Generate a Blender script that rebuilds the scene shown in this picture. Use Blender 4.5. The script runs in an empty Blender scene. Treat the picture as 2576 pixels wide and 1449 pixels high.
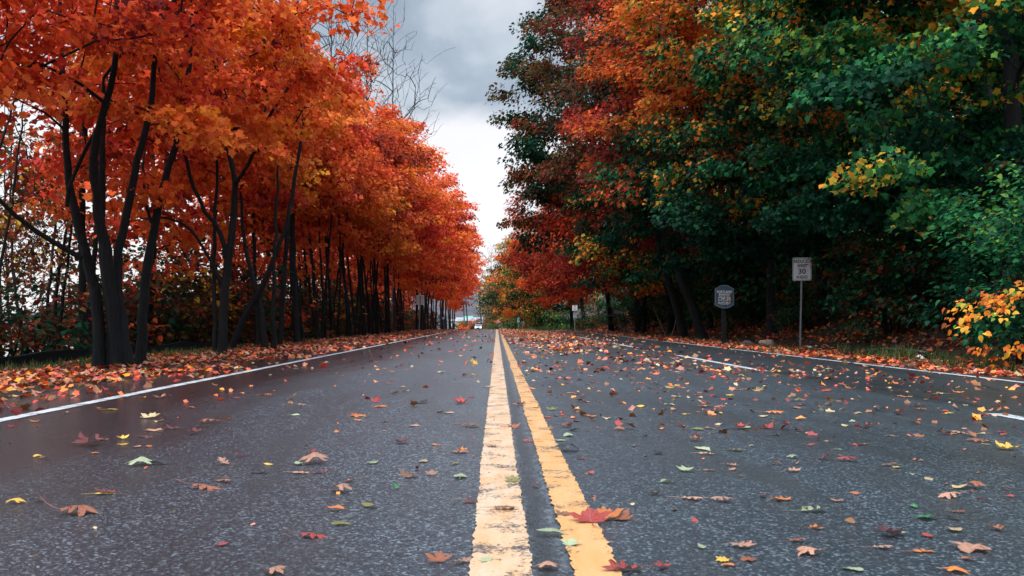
import bpy, math, random
import numpy as np

random.seed(7)
RNG = np.random.default_rng(11)
sc = bpy.context.scene
COL = sc.collection
F = 2400.0            # focal length in units of a 2576 px wide frame
XV, YH = 1250.0, 810.0
CAM_H = 0.62

# ------------------------------------------------------------------ helpers
def link(o, parent=None):
    COL.objects.link(o)
    if parent is not None:
        o.parent = parent
    return o

def tag(o, label=None, cat=None, group=None, kind=None):
    if label: o['label'] = label
    if cat: o['category'] = cat
    if group: o['group'] = group
    if kind: o['kind'] = kind
    return o

def empty(name, loc, rz=0.0):
    o = bpy.data.objects.new(name, None)
    o.empty_display_size = 0.2
    o.location = loc
    o.rotation_euler = (0, 0, rz)
    return link(o)

def mesh_np(name, V, faces, mat=None, col=None, smooth=False):
    """V (n,3); faces = (m,k) array or list of index lists."""
    me = bpy.data.meshes.new(name)
    V = np.asarray(V, dtype=np.float32)
    if isinstance(faces, np.ndarray):
        m, k = faces.shape
        me.vertices.add(len(V)); me.vertices.foreach_set('co', V.ravel())
        me.loops.add(m * k); me.loops.foreach_set('vertex_index', faces.astype(np.int32).ravel())
        me.polygons.add(m)
        me.polygons.foreach_set('loop_start', np.arange(0, m * k, k, dtype=np.int32))
        me.update(calc_edges=True)
    else:
        me.from_pydata([tuple(map(float, v)) for v in V], [], [tuple(int(i) for i in f) for f in faces])
        me.update()
    if col is not None:
        a = me.color_attributes.new('leaf_color', 'FLOAT_COLOR', 'POINT')
        c = np.ones((len(V), 4), dtype=np.float32); c[:, :3] = col
        a.data.foreach_set('color', c.ravel())
    if smooth:
        me.polygons.foreach_set('use_smooth', np.ones(len(me.polygons), dtype=bool))
    if mat: me.materials.append(mat)
    return me

def obj(name, me, parent=None, loc=None):
    o = bpy.data.objects.new(name, me)
    if loc is not None: o.location = loc
    return link(o, parent)

class MB:
    """collects simple solids into one mesh"""
    def __init__(s): s.V = []; s.Fc = []
    def add(s, V, Fc):
        b = len(s.V); s.V += [tuple(map(float, v)) for v in V]; s.Fc += [[i + b for i in f] for f in Fc]; return s
    def box(s, x0, x1, y0, y1, z0, z1):
        return s.add([(x0,y0,z0),(x1,y0,z0),(x1,y1,z0),(x0,y1,z0),(x0,y0,z1),(x1,y0,z1),(x1,y1,z1),(x0,y1,z1)],
                     [(0,3,2,1),(4,5,6,7),(0,1,5,4),(1,2,6,5),(2,3,7,6),(3,0,4,7)])
    def prism(s, pts, y0, y1):
        """outline in x,z extruded from y0 (front) to y1"""
        n = len(pts)
        V = [(x, y0, z) for x, z in pts] + [(x, y1, z) for x, z in pts]
        Fc = [list(range(n)), list(range(2*n-1, n-1, -1))] + [[(i+1) % n, i, n+i, n+(i+1) % n] for i in range(n)]
        return s.add(V, Fc)
    def tube(s, P, R, k=8, caps=True):
        V, Fc = tube_arrays([(np.asarray(P, float), np.asarray(R, float))], k)
        b = len(s.V); s.add(V, Fc.tolist())
        if caps:
            n = len(P)
            s.Fc.append([b + i for i in range(k)][::-1]); s.Fc.append([b + (n-1)*k + i for i in range(k)])
        return s
    def build(s, name, mat, parent=None, smooth=False, bevel=0):
        me = mesh_np(name, np.array(s.V), s.Fc, mat, smooth=smooth)
        o = obj(name, me, parent)
        if bevel:
            m = o.modifiers.new('bevel', 'BEVEL'); m.width = bevel; m.segments = 2; m.limit_method = 'ANGLE'
        return o

def tube_arrays(chains, k=None):
    Vs, Fs, b = [], [], 0
    for P, R in chains:
        n = len(P)
        rm = R.max()
        kk = k or (9 if rm > .09 else 6 if rm > .03 else 4 if rm > .012 else 3)
        T = np.gradient(P, axis=0); T /= np.linalg.norm(T, axis=1, keepdims=True) + 1e-9
        ref = np.array([1., .13, .07]) if abs(T[:, 0].mean()) < .8 else np.array([.1, 1., .05])
        A = np.cross(T, ref); A /= np.linalg.norm(A, axis=1, keepdims=True) + 1e-9
        B = np.cross(T, A)
        th = np.arange(kk) * 2 * math.pi / kk
        V = P[:, None, :] + R[:, None, None] * (np.cos(th)[None, :, None] * A[:, None, :] + np.sin(th)[None, :, None] * B[:, None, :])
        Vs.append(V.reshape(-1, 3))
        i = np.arange(n - 1)[:, None] * kk; j = np.arange(kk)[None, :]; j2 = (j + 1) % kk
        q = np.stack([i + j, i + j2, i + kk + j2, i + kk + j], -1).reshape(-1, 4)
        Fs.append(q + b); b += n * kk
    return np.concatenate(Vs), np.concatenate(Fs)

# ------------------------------------------------------------------ materials
def mat(name):
    m = bpy.data.materials.new(name); m.use_nodes = True
    nt = m.node_tree; nt.nodes.clear()
    out = nt.nodes.new('ShaderNodeOutputMaterial')
    return m, nt, out

def nd(nt, t, **kw):
    n = nt.nodes.new(t)
    for k, v in kw.items():
        if k.startswith('i_'):
            n.inputs[k[2:].replace('_', ' ')].default_value = v
        else: setattr(n, k, v)
    return n

def ramp(nt, fac, stops, interp='LINEAR'):
    r = nt.nodes.new('ShaderNodeValToRGB'); r.color_ramp.interpolation = interp
    e = r.color_ramp.elements
    while len(e) < len(stops): e.new(.5)
    for x, (p, c) in zip(e, stops):
        x.position = p; x.color = (c[0], c[1], c[2], 1) if hasattr(c, '__len__') else (c, c, c, 1)
    nt.links.new(fac, r.inputs[0]); return r.outputs[0]

def noise(nt, scale, detail=4, rough=.55, vec=None, dist=0):
    n = nd(nt, 'ShaderNodeTexNoise'); n.inputs['Scale'].default_value = scale
    n.inputs['Detail'].default_value = detail; n.inputs['Roughness'].default_value = rough
    n.inputs['Distortion'].default_value = dist
    if vec is not None: nt.links.new(vec, n.inputs['Vector'])
    return n.outputs[0]

def coords(nt, scale=None):
    c = nd(nt, 'ShaderNodeTexCoord').outputs['Object']
    if scale is None: return c
    m = nd(nt, 'ShaderNodeMapping'); m.inputs['Scale'].default_value = scale
    nt.links.new(c, m.inputs[0]); return m.outputs[0]

def mix(nt, fac, a, b, mode='MIX'):
    m = nd(nt, 'ShaderNodeMix', data_type='RGBA', blend_type=mode)
    for i, v in ((0, fac), (6, a), (7, b)):
        if isinstance(v, (int, float)): m.inputs[i].default_value = v
        elif isinstance(v, tuple): m.inputs[i].default_value = (*v, 1)
        else: nt.links.new(v, m.inputs[i])
    return m.outputs[2]

def math_n(nt, op, a, b=None, c=None, clamp=False):
    m = nd(nt, 'ShaderNodeMath', operation=op, use_clamp=clamp)
    for i, v in enumerate((a, b, c)):
        if v is None: continue
        if isinstance(v, (int, float)): m.inputs[i].default_value = v
        else: nt.links.new(v, m.inputs[i])
    return m.outputs[0]

def bump(nt, h, strength, dist):
    b = nd(nt, 'ShaderNodeBump'); b.inputs['Strength'].default_value = strength; b.inputs['Distance'].default_value = dist
    nt.links.new(h, b.inputs['Height']); return b.outputs[0]

def pbsdf(nt, out, col, rough=.6, spec=.5, metal=0, normal=None):
    p = nd(nt, 'ShaderNodeBsdfPrincipled')
    if isinstance(col, tuple): p.inputs['Base Color'].default_value = (*col, 1)
    else: nt.links.new(col, p.inputs['Base Color'])
    if isinstance(rough, (int, float)): p.inputs['Roughness'].default_value = rough
    else: nt.links.new(rough, p.inputs['Roughness'])
    if isinstance(spec, (int, float)): p.inputs['Specular IOR Level'].default_value = spec
    else: nt.links.new(spec, p.inputs['Specular IOR Level'])
    p.inputs['Metallic'].default_value = metal
    if normal is not None: nt.links.new(normal, p.inputs['Normal'])
    if out is not None: nt.links.new(p.outputs[0], out.inputs[0])
    return p

def simple(name, col, rough=.6, var=.25, scale=6, metal=0, spec=.5, bmp=0):
    m, nt, out = mat(name)
    v = coords(nt)
    n = noise(nt, scale, 5, .6, v)
    c = ramp(nt, n, [(.3, tuple(x * (1 - var) for x in col)), (.7, tuple(min(1, x * (1 + var)) for x in col))])
    nrm = bump(nt, noise(nt, scale * 6, 4, .6, v), .5, bmp) if bmp else None
    pbsdf(nt, out, c, rough, spec, metal, nrm)
    return m

def leaf_material(name, trans=.32, rough=.5, spec=.3):
    m, nt, out = mat(name)
    a = nd(nt, 'ShaderNodeAttribute', attribute_name='leaf_color').outputs['Color']
    p = pbsdf(nt, None, a, rough, spec)
    t = nd(nt, 'ShaderNodeBsdfTranslucent')
    nt.links.new(a, t.inputs[0])
    mx = nd(nt, 'ShaderNodeMixShader'); mx.inputs[0].default_value = trans
    nt.links.new(p.outputs[0], mx.inputs[1]); nt.links.new(t.outputs[0], mx.inputs[2])
    nt.links.new(mx.outputs[0], out.inputs[0])
    return m

M = {}
M['leaf'] = leaf_material('tree_leaf', .40, .6, .14)
M['litter'] = leaf_material('litter_leaf', .12, .45, .4)

def bark(name, c0, c1):
    m, nt, out = mat(name)
    v = coords(nt, (9, 9, 1.6))
    n = noise(nt, 3.0, 6, .65, v)
    c = ramp(nt, n, [(.35, c0), (.7, c1)])
    li = noise(nt, 2.2, 5, .7, coords(nt, (1, 1, .6)))
    c = mix(nt, ramp(nt, li, [(.56, 0), (.7, .5)]), c, tuple(x * 2.2 + .008 for x in c1))
    pbsdf(nt, out, c, .75, .25, 0, bump(nt, n, 1.0, .06))
    return m
M['bark'] = bark('wet_dark_bark', (.004, .0045, .0055), (.014, .0135, .014))
M['bark_grey'] = bark('grey_twig_bark', (.03, .032, .036), (.07, .07, .072))

def asphalt():
    m, nt, out = mat('wet_asphalt')
    v = coords(nt)
    sep = nd(nt, 'ShaderNodeSeparateXYZ'); nt.links.new(v, sep.inputs[0])
    X, Y = sep.outputs[0], sep.outputs[1]
    vor = nd(nt, 'ShaderNodeTexVoronoi', feature='F1'); vor.inputs['Scale'].default_value = 125
    nt.links.new(v, vor.inputs['Vector'])
    stone = nd(nt, 'ShaderNodeSeparateColor'); nt.links.new(vor.outputs['Color'], stone.inputs[0])
    agg = ramp(nt, stone.outputs[0], [(.0, (.002, .004, .007)), (.45, (.006, .011, .017)), (.80, (.020, .030, .040)), (1, (.17, .20, .225))])
    patch = noise(nt, .9, 5, .6, v)
    c = mix(nt, .75, agg, ramp(nt, patch, [(.3, (.55, .56, .57)), (.68, (1, 1, 1))]), 'MULTIPLY')
    # brownish tyre-worn stains, long in the driving direction
    st = noise(nt, 1.0, 5, .6, coords(nt, (2.2, .35, 1)), .4)
    c = mix(nt, math_n(nt, 'MULTIPLY', ramp(nt, st, [(.47, 0), (.62, 1)]), .75), c, (.012, .012, .013))
    # newer, darker surfacing of the outer right lane, with a wavering seam
    seam = math_n(nt, 'ADD', X, math_n(nt, 'MULTIPLY', noise(nt, .35, 3, .5, v), .5))
    newer = ramp(nt, math_n(nt, 'SUBTRACT', seam, 3.95), [(.0, 0), (.12, 1)])
    c = mix(nt, math_n(nt, 'MULTIPLY', newer, .6), c, (.016, .018, .02))
    # sealed cracks: thin dark wandering bands along the road
    cr = math_n(nt, 'ABSOLUTE', math_n(nt, 'SUBTRACT', noise(nt, .55, 3, .5, coords(nt, (1, .16, 1)), .6), .5))
    crk = ramp(nt, cr, [(0, 1), (.006, 1), (.012, 0)])
    gate = ramp(nt, X, [(0, 0), (1, 1)])
    crk = math_n(nt, 'MULTIPLY', crk, newer)
    # open longitudinal joint between the yellow lines and random short cracks
    jx = math_n(nt, 'ABSOLUTE', math_n(nt, 'SUBTRACT', math_n(nt, 'ADD', X, math_n(nt, 'MULTIPLY', noise(nt, 2.6, 6, .7, v), .10)), .182))
    joint = ramp(nt, jx, [(0, 1), (.014, .9), (.034, 0)])
    joint = math_n(nt, 'MULTIPLY', joint, ramp(nt, noise(nt, 3, 3, .6, v), [(.34, 0), (.44, 1)]))
    # a thin sunken joint next to the left edge line
    jx2 = math_n(nt, 'ABSOLUTE', math_n(nt, 'SUBTRACT', math_n(nt, 'ADD', X, math_n(nt, 'MULTIPLY', noise(nt, .7, 5, .65, v), .35)), -2.98))
    joint2 = ramp(nt, jx2, [(0, 1), (.02, .8), (.06, 0)])
    tx = math_n(nt, 'ABSOLUTE', math_n(nt, 'SUBTRACT', math_n(nt, 'ADD', math_n(nt, 'MULTIPLY', math_n(nt, 'FRACT', math_n(nt, 'DIVIDE', math_n(nt, 'ADD', Y, 1.2), 17.5)), 17.5), math_n(nt, 'MULTIPLY', noise(nt, .8, 6, .7, v), 1.1)), 9.0))
    tcr = math_n(nt, 'MULTIPLY', ramp(nt, tx, [(0, 1), (.012, .8), (.03, 0)]), ramp(nt, noise(nt, .45, 2, .5, v), [(.47, 0), (.53, 1)]))
    jx3 = math_n(nt, 'ABSOLUTE', math_n(nt, 'SUBTRACT', math_n(nt, 'ADD', X, math_n(nt, 'MULTIPLY', noise(nt, .5, 5, .6, v), .9)), 4.42))
    seal = math_n(nt, 'MULTIPLY', ramp(nt, jx3, [(0, 1), (.035, .9), (.06, 0)]), ramp(nt, noise(nt, .3, 2, .5, v), [(.44, 0), (.5, 1)]))
    joint = math_n(nt, 'MAXIMUM', math_n(nt, 'MAXIMUM', joint, tcr), seal)
    dark = math_n(nt, 'MAXIMUM', math_n(nt, 'MAXIMUM', joint, crk), math_n(nt, 'MULTIPLY', joint2, .8), clamp=True)
    lip = math_n(nt, 'MULTIPLY', ramp(nt, jx, [(0, 0), (.03, 0), (.045, 1), (.07, 0)]), ramp(nt, noise(nt, 14, 5, .7, v), [(.45, 0), (.6, 1)]))
    c = mix(nt, math_n(nt, 'MULTIPLY', lip, .6), c, (.13, .14, .15))
    c = mix(nt, math_n(nt, 'MULTIPLY', dark, .9), c, (.003, .003, .004))
    # wetness: smoother by the left edge and in patches
    wet = math_n(nt, 'ADD', ramp(nt, math_n(nt, 'ADD', math_n(nt, 'MULTIPLY_ADD', X, -.7, -1.15), math_n(nt, 'MULTIPLY', math_n(nt, 'SUBTRACT', noise(nt, .6, 5, .65, coords(nt, (1, .25, 1))), .5), 1.3)), [(0, 0), (.75, 1)]),
                 math_n(nt, 'MULTIPLY', ramp(nt, noise(nt, .5, 4, .6, coords(nt, (1, .3, 1))), [(.45, 0), (.65, 1)]), .35), clamp=True)
    rough = ramp(nt, math_n(nt, 'MULTIPLY_ADD', math_n(nt, 'SUBTRACT', noise(nt, 7, 4, .6, v), .5), .3, wet, clamp=True),
                 [(0, .42), (.5, .34), (1, .27)])
    c = mix(nt, math_n(nt, 'MULTIPLY', wet, .75), c, (.010, .010, .012))
    h = math_n(nt, 'SUBTRACT', 1.0, vor.outputs['Distance'])
    h = math_n(nt, 'ADD', math_n(nt, 'MULTIPLY', vor.outputs['Distance'], -1.2), math_n(nt, 'MULTIPLY', noise(nt, 60, 4, .6, v), .8))
    h = math_n(nt, 'SUBTRACT', h, math_n(nt, 'MULTIPLY', dark, 2.0))
    vm = nd(nt, 'ShaderNodeVectorMath', operation='SUBTRACT'); nt.links.new(vor.outputs['Color'], vm.inputs[0]); vm.inputs[1].default_value = (.5, .5, .5)
    vs = nd(nt, 'ShaderNodeVectorMath', operation='SCALE'); nt.links.new(vm.outputs[0], vs.inputs[0]); vs.inputs['Scale'].default_value = .42
    va = nd(nt, 'ShaderNodeVectorMath', operation='ADD'); nt.links.new(vs.outputs[0], va.inputs[0]); nt.links.new(bump(nt, h, .3, .005), va.inputs[1])
    vn = nd(nt, 'ShaderNodeVectorMath', operation='NORMALIZE'); nt.links.new(va.outputs[0], vn.inputs[0])
    nrm = vn.outputs[0]
    p = pbsdf(nt, out, c, math_n(nt, 'MULTIPLY', rough, .9), .42, 0, nrm)
    p.inputs['Specular Tint'].default_value = (.86, .94, 1, 1)
    dry = math_n(nt, 'MULTIPLY', math_n(nt, 'SUBTRACT', 1.0, wet, clamp=True), math_n(nt, 'SUBTRACT', 1.0, math_n(nt, 'MULTIPLY', newer, .75)))
    nt.links.new(math_n(nt, 'MULTIPLY', dry, .14), p.inputs['Sheen Weight'])   # rough stone catches skylight at grazing angles
    p.inputs['Sheen Roughness'].default_value = .22; p.inputs['Sheen Tint'].default_value = (.72, .88, 1, 1)
    nt.links.new(math_n(nt, 'MULTIPLY_ADD', wet, .3, .0), p.inputs['Coat Weight'])      # water film
    nt.links.new(math_n(nt, 'MULTIPLY', rough, .62), p.inputs['Coat Roughness'])
    p.inputs['Coat IOR'].default_value = 1.45
    nt.links.new(bump(nt, h, .10, .003), p.inputs['Coat Normal'])
    return m
M['asphalt'] = asphalt()

def paint(name, base, pale, palefac, wear=.5):
    m, nt, out = mat(name)
    v = coords(nt)
    sep = nd(nt, 'ShaderNodeSeparateXYZ'); nt.links.new(v, sep.inputs[0])
    n = noise(nt, 5, 5, .65, coords(nt, (2.5, .5, 1)))
    c = mix(nt, ramp(nt, n, [(palefac - .16, 1), (palefac + .16, 0)]), base, pale)
    w1 = noise(nt, 75, 5, .75, v); w2 = noise(nt, 6, 5, .65, v)
    # across-road hairline cracks
    hc = math_n(nt, 'ABSOLUTE', math_n(nt, 'SUBTRACT', noise(nt, 6, 3, .6, coords(nt, (.6, 6, 1)), .5), .5))
    hair = math_n(nt, 'MULTIPLY', ramp(nt, hc, [(0, 1), (.004, .8), (.01, 0)]), ramp(nt, w2, [(.54, 0), (.64, 1)]))
    wsum = math_n(nt, 'ADD', w1, math_n(nt, 'MULTIPLY', w2, wear))
    worn = math_n(nt, 'MAXIMUM', ramp(nt, math_n(nt, 'MULTIPLY', wsum, .5), [(.535, 0), (.575, 1)]), math_n(nt, 'MULTIPLY', hair, .7), clamp=True)
    c = mix(nt, worn, c, (.035, .035, .037))
    nrm = bump(nt, math_n(nt, 'SUBTRACT', noise(nt, 90, 3, .6, v), worn), .6, .004)
    pbsdf(nt, out, c, .42, .5, 0, nrm)
    return m
M['yellow_worn'] = paint('worn_pale_yellow_paint', (.48, .25, .105), (.48, .34, .225), .52, 1.0)
M['yellow'] = paint('yellow_paint', (.50, .225, .058), (.50, .28, .115), .50, 1.0)
M['white'] = paint('white_line_paint', (.50, .51, .52), (.38, .39, .41), .5, 1.0)

def ground_mat():
    m, nt, out = mat('leaf_strewn_soil')
    v = coords(nt)
    n1 = noise(nt, .7, 6, .65, v); n2 = noise(nt, 18, 5, .7, v)
    c = ramp(nt, n2, [(.3, (.010, .008, .007)), (.5, (.026, .017, .012)), (.62, (.075, .026, .014)), (.75, (.16, .05, .02))])
    c2 = ramp(nt, n2, [(.3, (.008, .012, .006)), (.7, (.03, .04, .015))])
    c = mix(nt, ramp(nt, n1, [(.45, 0), (.6, 1)]), c, c2)
    pbsdf(nt, out, c, .85, .2, 0, bump(nt, n2, .9, .06))
    return m
M['ground'] = ground_mat()

def hill_mat():
    m, nt, out = mat('haze_tinted_hillside')
    v = coords(nt)
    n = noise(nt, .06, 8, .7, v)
    c = ramp(nt, n, [(.3, (.05, .065, .085)), (.5, (.09, .09, .1)), (.65, (.13, .10, .09)), (.8, (.08, .1, .09))])  # bluish distance haze painted into the bare woodland colours
    pbsdf(nt, out, c, 1, .0, 0, bump(nt, n, 1, 3))
    return m
M['hill'] = hill_mat()

def water_mat():
    m, nt, out = mat('river_water')
    v = coords(nt, (.35, 1.2, 1))
    pbsdf(nt, out, (.05, .06, .065), .08, .6, 0, bump(nt, noise(nt, 1.3, 4, .6, v), .25, .05))
    return m
M['water'] = water_mat()

# ------------------------------------------------------------------ terrain
def road_shift(y):
    t = np.clip((np.asarray(y, float) - 90) / 150, 0, 2.4)
    return -3.0 * t ** 2
def zr(y):
    y = np.asarray(y, float); t = np.clip(y - 70, 0, None)
    a = t * t / 6000.0
    b = .135 + .0095 * (t - 28.5)
    z = np.where(t < 28.5, a, b)
    return -np.minimum(z, 3.2)
def redge(y):
    return 7.15 - 3.0 * np.clip((np.asarray(y, float) - 96) / 70, 0, 1)
LEDGE = -4.55
def g(x, y, noise_amp=1.0):
    x = np.asarray(x, float); y = np.asarray(y, float)
    u = x - road_shift(y); base = zr(y); re = redge(y)
    crown = -.02 * np.abs(np.clip(u, LEDGE, re) - .12)
    L = np.clip(LEDGE - u, 0, None); R = np.clip(u - re, 0, None)
    n = (np.sin(x * 1.3 + y * .7) * np.sin(y * .9 - x * .4) + .6 * np.sin(x * 2.9 - y * 1.7)) * .035 * noise_amp
    # left: level verge, then the bank falls to the river
    l = -.02 * np.clip(L, 0, 3.4) - np.clip(L - 3.4, 0, 13) * .33 - np.clip(L - 16.4, 0, 6) * .2
    far = np.clip((-x - 470) / 120, 0, 1); l = l + far * 7
    # right: ditch then wooded slope
    slope = .37 * np.clip(1 - (y - 130) / 150, .25, 1)
    r = -.045 * np.clip(R, 0, 2.4) + np.clip(R - 3.4, 0, 20) * slope + np.clip(R - 22, 0, 60) * .05
    off = np.clip(np.maximum(L, R) / 1.0, 0, 1)
    return base + crown + l + r + n * off
def gz(x, y): return float(g(x, y))

def axis(parts):
    out = []
    for a, b, s in parts: out += list(np.arange(a, b, s))
    return np.array(out + [parts[-1][1]])

def grid_mesh(name, xs, ys, zf, m, smooth=True):
    Xg, Yg = np.meshgrid(xs, ys)
    Z = zf(Xg, Yg)
    V = np.stack([Xg, Yg, Z], -1).reshape(-1, 3)
    nx, ny = len(xs), len(ys)
    i = np.arange(ny - 1)[:, None] * nx + np.arange(nx - 1)[None, :]
    Fq = np.stack([i, i + 1, i + nx + 1, i + nx], -1).reshape(-1, 4)
    return mesh_np(name, V, Fq, m, smooth=smooth)

xs = axis([(-1500, -600, 100), (-600, -60, 20), (-60, -24, 3), (-24, 24, .5), (24, 60, 3), (60, 300, 30), (300, 1500, 150)])
ys = axis([(-60, -10, 5), (-10, 130, .8), (130, 300, 4), (300, 600, 20), (600, 2400, 150)])
def ground_z(x, y):
    u = x - road_shift(y)
    inside = (u > LEDGE - .3) & (u < redge(y) + .3)
    return g(x, y) - np.where(inside, .06, 0)
tag(obj('ground', grid_mesh('ground', xs, ys, ground_z, M['ground'])), 'leaf strewn dark ground beside and under the road', kind='structure')

# road strip, built in road coordinates u
ry = axis([(-12, 130, .8), (130, 480, 4)])
def strip(name, us, m, lift, yr=ry):
    Yg, Ug = np.meshgrid(yr, np.linspace(0, 1, us), indexing='ij')
    re = redge(Yg)
    U = LEDGE + (re - LEDGE) * Ug
    X = U + road_shift(Yg)
    V = np.stack([X, Yg, g(X, Yg) + lift], -1).reshape(-1, 3)
    nx = us
    i = np.arange(len(yr) - 1)[:, None] * nx + np.arange(nx - 1)[None, :]
    Fq = np.stack([i, i + 1, i + nx + 1, i + nx], -1).reshape(-1, 4)
    return mesh_np(name, V, Fq, m, smooth=True)
tag(obj('road', strip('road', 40, M['asphalt'], 0)), 'wet dark asphalt road covered in scattered autumn leaves', kind='structure')

def line(name, u0, u1, y0, y1, m, ragged=.006, step=.022, lift=.004, rfreq=1.0, label=None):
    ys_ = np.concatenate([np.arange(y0, min(y1, 22), step), np.arange(max(y0, 22), y1, .5)]) if y0 < 22 else np.arange(y0, y1, .5)
    rg = np.random.default_rng(int(abs(u0) * 1000 + y0 * 7))
    n = len(ys_)
    def rag():
        a = rg.normal(0, 1, n) * .55 + np.convolve(rg.normal(0, 1, n + 60), np.ones(61) / 7.8, 'valid')[:n] * .5
        return a * ragged
    a = u0 + rag(); b = u1 + rag()
    rows = []
    for t in (0, .33, .66, 1):
        U = a + (b - a) * t; X = U + road_shift(ys_)
        rows.append(np.stack([X, ys_, g(X, ys_) + lift], -1))
    V = np.stack(rows, 1).reshape(-1, 3)
    i = np.arange(n - 1)[:, None] * 4 + np.arange(3)[None, :]
    Fq = np.stack([i, i + 1, i + 5, i + 4], -1).reshape(-1, 4)
    o = obj(name, mesh_np(name, V, Fq, m, smooth=True))
    return tag(o, label, kind='structure')
line('yellow_line', -.066, .086, -4, 300, M['yellow_worn'], .005, label='left line of the double yellow centre marking, pale and worn')
line('yellow_line', .19, .308, -4, 300, M['yellow'], .006, label='right line of the double yellow centre marking, deeper yellow')
line('edge_line', -3.55, -3.42, -4, 300, M['white'], .007, label='long white line along the road edge by the red maples')
line('edge_line', 6.42, 6.56, 0, 110, M['white'], .008, label='white line along the road edge below the dark green woods')
for k in range(9):
    y0 = 1.2 + 12.2 * k
    line('lane_dash', 3.69, 3.83, y0, y0 + (6.4 if k else 6.0), M['white'], .007, label='%s white lane dash from the camera' % ('first second third fourth fifth sixth seventh eighth ninth'.split()[k]))

# river and hills
V = np.array([(-480, -60, -4.1), (-15, -60, -4.1), (-15, 2200, -4.1), (-480, 2200, -4.1)])
tag(obj('river', mesh_np('river', V, np.array([[0, 1, 2, 3]]), M['water'])), 'pale river below the bank behind the red maples', kind='structure')

def ridge(name, x0, x1, y, hfun, depth, label, n=160):
    rg = np.random.default_rng(5)
    xs_ = np.linspace(x0, x1, n)
    rows = []
    for t in np.linspace(0, 1, 14):
        h = hfun(xs_) * math.sin(t * math.pi / 2) + rg.normal(0, 1.6, n) * (t > .05)
        rows.append(np.stack([xs_, np.full(n, y + depth * t), h - 6], -1))
    V = np.concatenate(rows); i = np.arange(13)[:, None] * n + np.arange(n - 1)[None, :]
    Fq = np.stack([i, i + 1, i + n + 1, i + n], -1).reshape(-1, 4)
    tag(obj(name, mesh_np(name, V, Fq, M['hill'])), label, kind='structure')
ridge('hill', -1500, 1500, 900, lambda x: np.where(x < -120, 19, 36) + 20 * np.exp(-((x - 0) / 160.) ** 2) + 4 * np.sin(x * .013), 300, 'grey wooded hillside beyond the end of the road')

# ------------------------------------------------------------------ leaf templates
def fan(pts, c, fold=.25):
    P = np.array(pts, float); n = len(P)
    V = np.vstack([[c[0], c[1]], P]); z = fold * np.abs(V[:, 0]) - .25 * (V[:, 1] - .3) ** 2
    V = np.column_stack([V, z])
    Fc = np.array([[0, 1 + i, 1 + (i + 1) % n] for i in range(n)])
    return V, Fc
def mirror(half): return half + [(-x, y) for x, y in half[::-1] if abs(x) > 1e-6]
T_MAPLE = fan(mirror([(0, 0), (.34, -.10), (.38, .20), (.60, .48), (.31, .62), (0, 1)]), (0, .34))
T_LOW = (np.array([(0,0,0),(.46,.1,.12),(.2,.36,.05),(.44,.7,.08),(0,1,-.12),(-.44,.7,.08),(-.2,.36,.05),(-.46,.1,.12)], float),
         np.array([(0,1,2),(0,2,4),(2,3,4),(0,4,6),(4,5,6),(0,6,7)]))
T_KITE = (np.array([(0,0,0),(.45,.42,.14),(0,1,-.1),(-.45,.42,.14)], float), np.array([(0,1,2),(0,2,3)]))
T_OVATE = fan(mirror([(0, 0), (.24, .1), (.34, .34), (.26, .62), (0, 1)]), (0, .4))
T_OAK = fan(mirror([(0, 0), (.12, .2), (.06, .3), (.26, .42), (.09, .55), (.28, .72), (.1, .78), (0, 1)]), (0, .5))

def unit(a): return a / (np.linalg.norm(a, axis=-1, keepdims=True) + 1e-9)
def scatter(tmpl, P, N, D, S, C):
    """place a leaf template: normals N, tip directions D, sizes S, colours C"""
    Vt, Ft = tmpl
    N = unit(N); D = unit(D - N * (D * N).sum(-1, keepdims=True)); Xa = np.cross(D, N)
    V = P[:, None, :] + S[:, None, None] * (Vt[None, :, 0, None] * Xa[:, None] + Vt[None, :, 1, None] * D[:, None] + Vt[None, :, 2, None] * N[:, None])
    k = len(Vt); n = len(P)
    Fa = (Ft[None] + (np.arange(n) * k)[:, None, None]).reshape(-1, 3)
    return V.reshape(-1, 3), Fa, np.repeat(C, k, axis=0)

PAL = dict(mar=(.27, .028, .024), red=(.62, .060, .030), ror=(.78, .120, .030), org=(.84, .190, .038), yor=(.90, .30, .030),
           yel=(.74, .45, .05), lgr=(.15, .31, .05), grn=(.024, .165, .050), dgr=(.006, .054, .027), olv=(.09, .085, .025),
           brn=(.22, .08, .025), dbr=(.09, .04, .018))
def palette(spec, clumpv, leafv, rg, mixw=.28):
    """spec: list of (name, weight). clump value leads, leaf value jitters."""
    names = [s[0] for s in spec]; w = np.array([s[1] for s in spec], float); w /= w.sum(); cw = np.cumsum(w)
    v = np.clip(clumpv * (1 - mixw) + leafv * mixw, 0, .9999)
    # spread back to uniform
    order = np.argsort(np.argsort(v)) / max(1, len(v)); v = order
    idx = np.searchsorted(cw, v, side='right').clip(0, len(names) - 1)
    C = np.array([PAL[n] for n in names])[idx]
    return np.clip(C * rg.uniform(.7, 1.25, (len(C), 1)) * rg.uniform(.9, 1.1, (len(C), 3)), 0, .95)

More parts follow.
